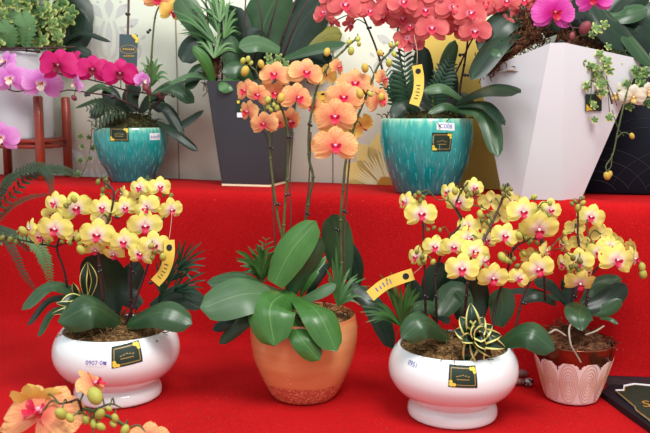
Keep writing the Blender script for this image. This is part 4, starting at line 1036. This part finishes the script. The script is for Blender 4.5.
# ------------------------------------------------------------------ white faceted planter
c8 = G(542, 196, SHELF)
root = thing('potted_orchid', 'orchid with pink-magenta blooms and trailing ivy in the tall faceted white planter', 'potted plant', c8)
phi0 = math.atan2(0-c8.y, 0-c8.x)-.03            # towards the viewer
HT = .378; RT = .2; RB = .098
rows = []
def ringpts(t, rad=None, drop=0):
    pts = []
    for k in range(4):
        a = phi0+k*PI/2; ca = Vector((math.cos(a), math.sin(a), 0)); sd = Vector((-math.sin(a), math.cos(a), 0))
        tc = ca*RT+Vector((.03, 0, 0)); s0 = .016
        bc = ca*RB; sb = RB*.5
        ctr = bc.lerp(tc, t); s = sb+(s0-sb)*t
        zt = HT-(0, .03, .03, .055)[k]
        pts += [c8+ctr-sd*s+Vector((0, 0, zt*t)), c8+ctr+sd*s+Vector((0, 0, zt*t))]
    return pts
mb = MB(); rows = [ringpts(t) for t in (0, .02, .5, .98, 1)]
mb.grid(rows, 0, True)
inner = [c8+Vector(((p-c8).x*.95, (p-c8).y*.95, (p-c8).z)) for p in rows[-1]]; inner2 = [c8+Vector(((p-c8).x*.88, (p-c8).y*.88, (p-c8).z-.04)) for p in rows[-1]]
mb.grid([rows[-1], inner, inner2], 0, True); mb.add(inner2, [list(range(8))], 0); mb.add(rows[0], [list(range(8))[::-1]], 0)
po = mb.build('pot', M['planter_white'], root, smooth=False)
K = Plant(root, c8.y)
# sticker on right face
def plane_hit(px, py, a, b, c_):
    n = (b-a).cross(c_-a).normalized(); d = ray(px, py); o = Vector((0, 0, HC)); t = (a-o).dot(n)/d.dot(n); return o+d*t, n
mb = MB()
A1, B1 = rows[0][1], rows[0][2]; A2, B2 = rows[-1][1], rows[-1][2]
ext = 1
q = [plane_hit(x, y, A1, B1, B2) for x, y in ((585, 94), (601, 94), (601, 111), (585, 111))]; n = q[0][1]
if n.y > 0: n = -n
mb.prism([p+n*.0015 for p, _ in q], n*.001, 0)
q2 = [plane_hit(x, y, A1, B1, B2)[0]+n*.0026 for x, y in ((585.5, 104), (592, 110), (585.5, 110.5))]; mb.prism(q2, n*.0006, 1)
q2 = [plane_hit(x, y, A1, B1, B2)[0]+n*.0026 for x, y in ((595, 94.5), (600.5, 94.5), (600.5, 100))]; mb.prism(q2, n*.0006, 1)
mb.build('sticker', [M['dkgreen'], M['goldy']], po, smooth=False)
moss(root, c8+Vector((0, 0, HT-.06)), .13, 'bark', .05, 160)
mosscol(K, [(484, 70, -.0), (496, 62, -.02), (512, 50, -.04), (528, 40, -.05), (540, 34, -.05)], 22, 'bark', 260)
mosscol(K, [(520, 40, -.0), (530, 20, -.02), (540, 8, -.02)], 34, 'bark', 260)
mosscol(K, [(560, 34, -.1), (585, 44, -.06), (612, 52, 0)], 16, 'bark', 160)
for pts, w, m, n in (
    ([(535, 20, .0), (500, 40, -.06), (471, 80, -.1)], 26, 'leafd', (-.5, -.8, .4)), ([(540, 10, .0), (505, 20, -.04), (478, 50, -.04)], 28, 'leafd', (-.3, -.9, .4)), ([(520, 44, -.02), (500, 50, -.08), (486, 62, -.08)], 12, 'leaf', (-.3, -.8, .5)),
    ([(560, 30, .0), (550, 5, .0), (545, -14, 0)], 32, 'leafd', (0, -1, .1)), ([(566, 40, -.06), (580, 22, -.1), (596, 30, -.1)], 26, 'leafd', (0, -.9, .4)), ([(600, 30, -.0), (590, 5, .0), (580, -20, 0)], 40, 'leafd', (0, -1, .1)),
    ([(595, 0, -.04), (608, 25, -.08), (633, 45, -.08)], 30, 'leafd', (.2, -.9, .3)), ([(612, 14, -.04), (630, 40, -.08), (652, 66, -.08)], 18, 'leaf', (.4, -.9, .3)), ([(615, 20, -.0), (640, 20, -.04), (664, 40, -.04)], 22, 'leafd', (.1, -.9, .4)),
    ([(606, 20, -.0), (630, -2, .0), (650, -12, 0)], 30, 'leafd', (.1, -1, .2)), ([(604, 14, -.02), (624, 14, -.06), (648, 8, -.06)], 20, 'leaf', (.1, -.8, .5)), ([(600, 60, .04), (620, 50, .06), (650, 60, .06)], 36, 'leafd', (0, -1, .2)), ([(590, 46, .04), (610, 60, .06), (640, 90, .06)], 30, 'leafd', (0, -1, .2)),
    ([(620, 30, .05), (640, 30, .06), (672, 10, .06)], 50, 'leafd', (0, -1, .2)), ([(560, 50, .03), (585, 30, .04), (616, 40, .05)], 40, 'leafd', (0, -1, .2)), ([(540, 30, .08), (580, 0, .08), (620, 10, .08)], 50, 'leafd', (0, -1, .2))):
    K.leaf(pts, w, m, n)
K.stem([(570, 44, -.04), (566, 20, -.12), (562, -10, -.12)], .003, 'stemr')
K.stem([(566, 20, -.12), (573, 30, -.15), (570, 40, -.16), (568, 47, -.17)], .0018, 'stemr')
K.stem([(573, 28, -.15), (585, 28, -.15)], .0018, 'stemr')
K.flower('orchid', [(554, 13, 42, 8, 8, -6, -.14), (594, -1, 34, -10, 8, 0, -.15)])
K.bud('budr', [(585, 28, 6.5, -.15), (572, 36, 3.5, -.16), (568, 46, 3.2, -.17)])
IV = [(577, 77, 12), (569, 73, 10), (583, 70, 8), (588, 86, 9), (592, 80, 9), (600, 74, 9), (596, 66, 8), (604, 82, 8), (610, 70, 9), (617, 62, 9), (623, 54, 8), (607, 60, 10), (630, 66, 10), (634, 60, 8), (615, 50, 8), (600, 54, 8), (592, 58, 8), (609, 46, 7), (598, 27, 11), (605, 24, 8), (593, 34, 7), (640, 68, 9), (603, 92, 8), (586, 77, 8), (596, 92, 8), (590, 100, 8), (595, 105, 7), (612, 90, 7), (618, 78, 8), (606, 66, 8), (588, 50, 8), (622, 74, 8), (610, 117, 8), (595, 119, 7), (582, 62, 8), (615, 100, 6), (590, 66, 8), (600, 84, 9), (593, 74, 8), (612, 80, 7), (626, 44, 8)]
K.ivy([(x, y, w, R(-.16, -.12) if x < 612 else R(-.1, -.04)) for x, y, w in IV], 'ivy')
K.ivy([(628, 84, 9, -.1), (636, 90, 10, -.1), (644, 84, 10, -.1), (648, 102, 9, -.1), (640, 78, 9, -.1), (646, 72, 9, -.1), (630, 106, 8, -.1), (650, 90, 9, -.1), (636, 70, 9, -.1), (622, 96, 8, -.1)], 'ivyd')
for pts in ([(590, 50, -.12), (592, 75, -.15), (590, 105, -.15)], [(602, 50, -.12), (606, 70, -.14), (610, 117, -.14)], [(612, 48, -.08), (620, 60, -.09), (640, 70, -.06)], [(586, 60, -.13), (575, 74, -.15), (567, 73, -.15)], [(606, 80, -.14), (612, 92, -.13), (617, 106, -.12)], [(612, 110, -.14), (618, 128, -.12), (624, 136, -.12)], [(600, 40, -.1), (598, 30, -.12), (600, 22, -.12)]):
    K.vine(pts)
K.stem([(630, 80, -.12), (624, 104, -.12), (618, 130, -.12), (613, 154, -.12), (606, 166, -.12), (608, 174, -.12)], .0024, 'stemg')
K.stem([(612, 154, -.12), (611, 166, -.12), (607, 172, -.12)], .0016, 'stemg'); K.bud('budo', [(607, 176, 4, -.12), (610, 174, 3, -.12), (632, 136, 3, -.12)])
K.flower('cream', [(615, 94, 26, -10, 20, 0, -.09), (633, 97, 26, 12, 20, 0, -.12), (648, 92, 20, 12, 20, 0, -.12)])
mb = MB(); mb.tube([K.p((607, 84, -.12)), K.p((612, 104, -.12))], .0022, 6); mb.build('plant_peg', M['stake'], root)

# ------------------------------------------------------------------ left stand with white pot and ivy
_b = WP(68.5, 174, WALL-.04); ps = [G(41.5, 180.5, SHELF), Vector((_b.x, _b.y, SHELF))]
e1 = ps[1]-ps[0]
left_dir = Vector((-AX.x, -AX.y, 0))
W_st = .155
pf_r = ps[0]; pf_l = pf_r+left_dir*.25; pb_r = ps[1]; pb_l = pb_r+left_dir*.25
st = thing('plant_stand', 'reddish brown wooden stand under the white pot of ivy', 'stand', (pf_r+pb_l)/2)
ztop = P(41, 96, pf_r.y).z
for p in (pf_r, pf_l, pb_r, pb_l):
    mb = MB(); mb.box(p+Vector((0, 0, (ztop-SHELF)/2)), (.025, .025, ztop-SHELF), YAW, bev=.004); mb.build('post', M['wood'], st)
zr = P(41, 147, pf_r.y).z; zr2 = P(41, 140.5, pf_r.y).z
for a, b_ in ((pf_r, pf_l), (pb_r, pb_l), (pf_r, pb_r), (pf_l, pb_l)):
    for zz, hh in ((zr, .012), (zr2-.003, .012)):
        mb = MB(); d = (b_-a); L_ = d.length-.028; ax = d.normalized(); mb.box((a+b_)/2+Vector((0, 0, zz-SHELF)), (L_, .014, hh), axes=(ax, Vector((-ax.y, ax.x, 0)), Vector((0, 0, 1))), bev=.002); mb.build('rail', M['wood'], st)
cs = (pf_r+pf_l+pb_r+pb_l)/4
c9 = Vector((cs.x, cs.y, zr2+.006))
rmax = .5*abs((pb_r-pf_l).length)*.5
ztop9 = P(40, 52, c9.y).z
hh = ztop9-c9.z
root = thing('potted_orchid', 'pale pink orchid with variegated ivy in the plain white pot on the wooden stand', 'potted plant', c9)
rr9 = .102
pot = Pot(c9, [(rr9*.96, 0), (rr9, .004), (rr9*1.02, hh*.3), (rr9*1.05, hh*.7), (rr9*1.08, hh)]); mb = MB(); lathe(mb, c9, pot.full(.006, .03), 64); mb.build('pot', M['stand_pot'], root)
moss(root, c9+Vector((0, 0, hh-.01)), rr9*.95, 'bark', .03, 200, spread=.9)
Lp = Plant(root, c9.y)
for pts, w, m in (([(50, 50, .02), (70, 20, .03), (64, -6, .03)], 44, 'leafd'), ([(50, 50, .0), (74, 40, -.02), (84, 14, -.02)], 26, 'leafd'), ([(40, 50, .04), (30, 20, .05), (20, -8, .05)], 46, 'leafd'), ([(30, 54, .02), (5, 30, .03), (-10, 0, .03)], 46, 'leafd'), ([(60, 46, -.02), (80, 33, -.05), (111, 42, -.07)], 5, 'leafd'), ([(60, 44, -.0), (74, 50, -.03), (92, 56, -.04)], 14, 'leafd'), ([(55, 50, .02), (76, 26, .03), (78, 8, .03)], 20, 'leafd')):
    Lp.leaf(pts, w, m, (0, -1, .2))
rnd = random.Random(3)
iv = []
for gy in range(-4, 50, 8):
    for gx in range(-4, 76, 9):
        if gx > 66 and gy > 22: continue
        if gx > 60 and gy < 6: continue
        iv.append((gx+rnd.uniform(-4, 4), gy+rnd.uniform(-3, 3), rnd.uniform(10, 15), rnd.uniform(-.1, -.03)))
Lp.ivy([q for i, q in enumerate(iv) if i % 3], 'ivy'); Lp.ivy([q for i, q in enumerate(iv) if i % 3 == 0], 'ivyd')
for _ in range(4): Lp.vine([(R(10, 50), 50, -.04), (R(10, 60), 25, -.08), (R(0, 70), 5, -.06)])
Lp.frond([(24, 50, -.08), (26, 30, -.1), (22, 14, -.1)], 13, 'fernl', 'fern_frond', 12, 1, .4)
Lp.frond([(10, 50, -.08), (8, 34, -.1), (2, 22, -.1)], 12, 'fernl', 'fern_frond', 12, 1, .4)
Lp.stem([(40, 52, -.08), (20, 50, -.12), (0, 50, -.12), (-20, 52, -.12)], .004, 'stemr'); Lp.stem([(76, 47, -.1), (40, 48, -.12), (8, 48, -.12), (-20, 50, -.12)], .0034, 'stemr')
Lp.stem([(-20, 52, -.12), (-14, 70, -.16), (10, 90, -.18), (30, 90, -.18)], .003, 'stemr')
Lp.stem([(-20, 52, -.12), (-20, 90, -.2), (-12, 130, -.22)], .003, 'stemr')
Lp.flower('pink', [(11, 79, 34, -8, 2, 0, -.2), (42, 84, 38, 4, 4, 2, -.2), (1, 138, 34, -10, 0, 0, -.2), (6, 62, 26, -40, -20, 30, -.17)])
Lp.flower('cream', [(47, 66, 17, 60, -20, 40, -.16)])

# ------------------------------------------------------------------ fern at the left
fc_ = G(-90, 372)
root = thing('potted_fern', 'arching dark green fern reaching in at the left edge before the red step', 'potted plant', fc_)
pot = Pot(fc_, [(.05, 0), (.055, .003), (.065, .06), (.075, .12)]); mb = MB(); lathe(mb, fc_, pot.full(.004, .02), 40); mb.build('pot', M['charcoal'], root)
Fn = Plant(root, 2.02)
fb = (-88, 302, 0)
for pts, L_, n, m in (
    ([fb, (-40, 240, 0), (0, 208, .0), (30, 176, .02), (50, 169, .03), (64, 170, .02), (76, 175, .0)], 7, 40, 'fern'), ([fb, (-40, 250, 0), (-5, 222, .0), (12, 206, .0), (30, 197, .0), (50, 194, .0)], 4, 44, 'fern'),
    ([fb, (-40, 230, 0), (10, 180, .0), (36, 166, .0), (48, 174, -.02), (52, 192, -.03)], 6.5, 40, 'fern'), ([fb, (-40, 255, 0), (0, 238, .0), (14, 252, -.02), (24, 274, -.03), (37, 292, -.04)], 5, 36, 'fern'),
    ([fb, (-30, 250, 0), (20, 236, .0), (38, 246, -.02), (46, 262, -.03), (50, 280, -.03)], 8, 30, 'fernl'), ([fb, (-40, 240, 0), (-10, 230, .0), (5, 232, .0), (14, 236, 0), (28, 250, 0)], 6, 44, 'fern'), ([fb, (-45, 250, 0), (-10, 210, .0), (2, 190, .0), (10, 178, 0), (22, 172, .0)], 6.5, 34, 'fern')):
    Fn.frond(pts, L_*1.15, m, 'fern_frond', n, 1, .42)

# ------------------------------------------------------------------ foreground coral spray, its pot standing just below the frame
Y0 = 1.22
c10 = Vector((P(60, 433, 1.17).x, 1.17, 0))
root = thing('potted_orchid', 'blurred coral orchid spray with yellow buds in the near lower left corner', 'potted plant', c10)
pot = Pot(c10, [(.035, 0), (.04, .002), (.046, .03), (.05, .07)]); mb = MB(); lathe(mb, c10, pot.full(.004, .015), 40); mb.build('pot', M['white_pot'], root)
moss(root, c10+Vector((0, 0, .06)), .044, 'moss', .01, 30)
Q = Plant(root, Y0)
Q.stems = []
def q3(v): return v
base = c10+Vector((0, 0, .06)); c = cat([base, Vector((base.x, base.y+.01, .11)), Q.p((72, 428, 0)), Q.p((82, 410, .0)), Q.p((95, 412, 0)), Q.p((112, 418, 0)), Q.p((128, 428, 0))], 6)
mb = MB(); mb.tube(c, [.003]*len(c), 8); mb.build('flower_stem', M['stemg'], root); Q.stems += c
Q.stem([(82, 411, 0), (78, 400, -.01), (70, 402, -.01), (60, 404, 0)], .0024, 'stem'); Q.stem([(92, 411, 0), (110, 404, 0), (122, 408, 0)], .002, 'stemg')
Q.stem([(95, 412, 0), (92, 424, -.02), (96, 440, -.03)], .002, 'stemg')
Q.flower('coral', [(40, 414, 88, -20, -50, 14, .0), (94, 384, 44, 68, -30, 0, .03), (150, 440, 44, 10, -30, 0, .0)])
Q.flower('golden', [(36, 402, 52, -10, 40, 0, .03)])
Q.bud('budy', [(95, 396, 9.5, -.02), (61, 414, 7, -.03), (100, 414, 6.5, -.02), (115, 418, 4.5, -.02), (86, 420, 5, -.02), (94, 424, 5, -.02), (125, 430, 5.5, -.02), (109, 409, 3.5, -.02), (113, 424, 4, -.02), (70, 418, 5, -.04), (101, 427, 5, -.03)])
mb = MB(); 

# ------------------------------------------------------------------ hanging tags
def strip_tag(name, label, pts, w, mats, Y, logo=True, string=None, group=None):
    # pts: pixel centre line from top to bottom, wv: half-width vector in pixels
    c3d = cat([P(x, y, Y+dy) for x, y, dy in pts], 6); mb = MB(); W = w/F*Y/2; n = len(c3d); rows = []; off = c3d[0].copy()
    for i, p in enumerate(c3d):
        T = (c3d[min(i+1, n-1)]-c3d[max(i-1, 0)]).normalized(); sd = T.cross(Vector((0, -1, .2))).normalized(); rows.append([p+sd*W*s for s in (-1, 0, 1)])
    root = thing(name, label, 'tag', off, group)
    nrm = (rows[0][2]-rows[0][0]).cross(rows[1][0]-rows[0][0]).normalized()
    if nrm.y > 0: nrm = -nrm
    mb.grid(rows, 0); mb.grid([[q-nrm*.0006 for q in r][::-1] for r in rows], 0); o = mb.build('card', mats[0], root)
    m2 = MB()
    def at(f, s):
        f = max(0, min(n-1.001, f*(n-1))); i = int(f); return rows[i][1].lerp(rows[i+1][1], f-i)+(rows[i][2]-rows[i][1])*s+nrm*.0008
    def ell(f, s, rf, rs): m2.add([at(f+rf*math.cos(k*PI/6), s+rs*math.sin(k*PI/6)) for k in range(12)], [list(range(12))], 0)
    if logo:
        ell(.16, 0, .07, .55)
        m2.build('printed_logo', M['black'], root); m2 = MB()
        for k in range(5): m2.add([at(.5+.08*k, -.3), at(.5+.08*k, .5-.2*(k % 2)), at(.52+.08*k, .5-.2*(k % 2)), at(.52+.08*k, -.3)], [[0, 1, 2, 3]], 0)
        m2.build('printed_text', mats[1], root)
    if string:
        m3 = MB(); m3.tube(cat([c3d[0]]+[P(x, y, Y+dy) for x, y, dy in string], 5), .0007, 5); m3.build('string', M['string'], root)
    return root
strip_tag('plant_tag', 'yellow tag hanging in front of the palm of the left bowl', [(169, 240, 0), (169, 256, -.01), (164, 272, -.01), (155, 283, -.01)], 11, (M['tagy'], M['stemg']), c1.y-.09, string=[(171, 225, 0), (172, 212, 0)])
strip_tag('plant_tag', 'pale yellow tag lying across the palm of the right bowl', [(413, 274, 0), (398, 279, -.01), (384, 285, -.01), (370, 296, -.02)], 12, (M['tagy'], M['blueink']), c3.y-.02, string=[(420, 268, 0), (424, 262, 0), (424, 256, .0)])
strip_tag('plant_tag', 'narrow yellow tag hanging on a string above the rim of the teal pot', [(417, 65, 0), (419, 78, 0), (418, 92, -.005), (414, 105, -.01)], 10, (M['tagy'], M['stem']), c6.y-.13, string=[(417, 50, 0), (414, 35, .02)])
strip_tag('plant_tag', 'yellow tag half hidden between the coral orchid blooms', [(325, 91, 0), (326, 100, 0), (327, 112, 0)], 17, (M['tagy'], M['stem']), c2.y+.02, string=[(328, 80, 0), (327, 66, 0)])
# dark tag
tg = thing('plant_tag', 'dark grey-green tag with gold oval on the stake behind the magenta blooms', 'tag', P(128, 34, c5.y-.035))
mb = MB(); Yt = c5.y-.03
quad = [P(119.5, 34, Yt), P(138, 35, Yt), P(137, 67, Yt), P(119, 67, Yt)]; mb.prism(quad, Vector((0, -.001, 0)), 0); mb.build('card', M['taggrey'], tg, smooth=False)
mb = MB()
cc = P(128.5, 49.5, Yt-.0016); s_ = Yt/F
pts = [cc+Vector((8*s_*math.cos(k*PI/12), 0, 4.2*s_*math.sin(k*PI/12))) for k in range(25)]; mb.tube(pts, .0009, 4)
vs, fs = text2d('ORCHIDS', 3.2*s_); mb.add([cc+Vector((x, 0, z)) for x, z in vs], fs) if False else None
for k in range(6): mb.box(cc+Vector(((k-2.5)*2*s_, 0, R(-.3, .3)*s_)), (1.3*s_, .0006, 2.2*s_))
for k in range(5): mb.box(cc+Vector(((k-2)*2.2*s_, 0, -6.5*s_)), (1.5*s_, .0006, 1.6*s_))
mb.build('gold_print', M['gold'], tg)
for grp in (((135, 37, 2), (137, 39, 2), (136.5, 41.5, 1.6), (133, 35.5, 1.6)), ((120.5, 62, 2), (121, 65, 2), (123, 66, 1.6))):
    mb = MB()
    for x, y, r in grp: mb.ball(P(x, y, Yt-.0016), r*s_, 8, 4, sc=(1, .1, 1))
    mb.build('foil_corner', M['goldy'], tg)

# ------------------------------------------------------------------ dark card and box at the right
bx = thing('gift_box', 'flat black box lying open on the red floor at the lower right', 'box', G(628, 395))
mb = MB(); q = [G(600, 397), G(611, 390), G(700, 396), G(700, 440), G(665, 446), G(648, 432)]
mb.prism([p+Vector((0, 0, .0005)) for p in q], Vector((0, 0, .014)), 0); mb.build('tray', M['black'], bx, smooth=False)
mb = MB(); t0, t1 = WP(607, 376, 2.11), WP(712, 380, 2.11); b0, b1 = t0.copy()-AN*.012, t1.copy()-AN*.012; b0.z = b1.z = .001
mb.prism([b0, b1, t1, t0], AN*.005, 0); mb.build('lid', M['maroon'], bx, smooth=False)
zt = .0165
ol = [(615, 391), (623, 391), (623.5, 386.5), (634, 384.5), (650, 386), (672, 392), (690, 402), (690, 440), (650, 421.5), (636, 411), (634, 407)]
cd = thing('name_plaque', 'dark green plaque with scalloped gold and white edge lying on the black box', 'plaque', G(650, 402, zt))
mb = MB(); mb.prism([G(x, y, zt) for x, y in ol], Vector((0, 0, .004)), 0); mb.build('backing', M['paper'], cd, smooth=False)
ctr_ = Vector((652, 402, 0))
def shr(k): return [G(ctr_.x+(x-ctr_.x)*k, ctr_.y+(y-ctr_.y)*k, zt+.004) for x, y in ol]
mb = MB(); mb.prism(shr(.965), Vector((0, 0, .0012)), 0); mb.build('gold_edge', M['gold'], cd, smooth=False)
mb = MB(); mb.prism([p+Vector((0, 0, .0012)) for p in shr(.93)], Vector((0, 0, .0012)), 0); mb.build('face', M['dkgreen'], cd, smooth=False)
mb = MB(); vs, fs = text2d('So', .05, .3); o_ = G(652, 404, zt+.0068); mb.add([o_+Vector((x*.9, y*1.1, 0)) for x, y in vs], fs); mb.build('gold_lettering', M['gold'], cd)
# pebbles between the bowls
for i, (x, y, r, m, lb) in enumerate(((522, 384, .014, 'root', 'smooth pinkish grey pebble on the red floor, upper of three between the white bowls'), (519, 391, .011, 'budr', 'brown pebble nearest the white bowl, between the bowl and the embossed pot'), (528, 392, .013, 'black', 'black and white speckled pebble beside the embossed pot'))):
    p = G(x, y-6); mb = MB()
    mb.ball((0, 0, 0), r, 12, 8, sc=(1.1, .9, .8), noise=.05)
    mt = M[m]
    if i == 2:
        t = N('speckled_stone'); k = t.noise(120, 2, t.n('ShaderNodeTexCoord').outputs['Object']); mt = t.bsdf(t.ramp(k, [(.45, rgb(40, 34, 40)), (.6, rgb(206, 196, 196))]), .3)
    if i == 0: mt = simple('pink_grey_stone', rgb(150, 104, 100), .35, .5, var=.2)
    if i == 1: mt = simple('brown_stone', rgb(150, 96, 84), .35, .5, var=.2)
    for k in range(len(mb.v)): mb.v[k] = mb.v[k]+p+Vector((0, 0, r*.8))
    o = mb.build('pebble', mt, offset=p); tag(o, lb, 'pebble')
# dry crumbs on the cloth
mb = MB(); rc = random.Random(5)
for _ in range(70):
    x, y = rc.choice([(rc.uniform(195, 250), rc.uniform(345, 425)), (rc.uniform(0, 70), rc.uniform(335, 380)), (rc.uniform(330, 400), rc.uniform(380, 433)), (rc.uniform(520, 600), rc.uniform(405, 430)), (rc.uniform(180, 240), rc.uniform(390, 433))])
    p = G(x, y, .0015); mb.box(p, (rc.uniform(.001, .0045), .001, .001), rc.uniform(0, 3))
o = mb.build('moss_crumbs', M['moss']); o['kind'] = 'stuff'; tag(o, 'dry moss crumbs scattered on the red floor cloth', 'crumbs')
for x, y, L_, a, lb in ((67, 382, .016, 2.6, 'curled dry moss scrap on the red cloth left of the white bowl foot'), (133, 407, .011, .2, 'brown dry moss scrap beside the foot of the left white bowl')):
    p = G(x, y, .002); mb = MB(); d = Vector((math.cos(a), math.sin(a)*2, 0)).normalized(); mb.tube(cat([p-d*L_/2, p+Vector((0, .003, .002)), p+d*L_/2, p+d*L_*.3+Vector((.003, .006, .001))], 4), .0012, 5)
    o = mb.build('moss_scrap', M['moss'], offset=p); tag(o, lb, 'moss scrap')

# ------------------------------------------------------------------ light, world, camera
w = bpy.data.worlds.new('World'); scene.world = w; w.use_nodes = True
bg = w.node_tree.nodes['Background']; bg.inputs[0].default_value = (.86, .97, 1, 1); bg.inputs[1].default_value = .58
def area(name, loc, tgt, size, power, colr=(1, 1, 1), sy=None):
    l = bpy.data.lights.new(name, 'AREA'); l.energy = power; l.size = size; l.color = colr
    if sy: l.shape = 'RECTANGLE'; l.size_y = sy
    o = bpy.data.objects.new(name, l); col.objects.link(o); o.location = loc
    o.rotation_euler = (Vector(tgt)-Vector(loc)).to_track_quat('-Z', 'Y').to_euler(); return o
area('overhead_light', (.55, .5, 2.3), (0, 2.0, .4), .9, 42, (1, .98, .94))
area('overhead_light', (-1.0, .7, 2.4), (-.3, 2.1, .4), 1.2, 14, (.94, .97, 1))  # added fill light, weaker and cooler than the key
cam = bpy.data.cameras.new('Camera'); co = bpy.data.objects.new('Camera', cam); col.objects.link(co)
co.location = (0, 0, HC); co.rotation_euler = (PI/2-PITCH, 0, 0)
cam.sensor_width = 36; cam.lens = 36*F/650; cam.clip_start = .02
cam.dof.use_dof = True; cam.dof.focus_distance = 1.85; cam.dof.aperture_fstop = 8
scene.camera = co
scene.view_settings.view_transform = 'Standard'; scene.view_settings.look = 'None'; scene.view_settings.gamma = 1; scene.view_settings.exposure = .42
scene.view_settings.use_curve_mapping = False
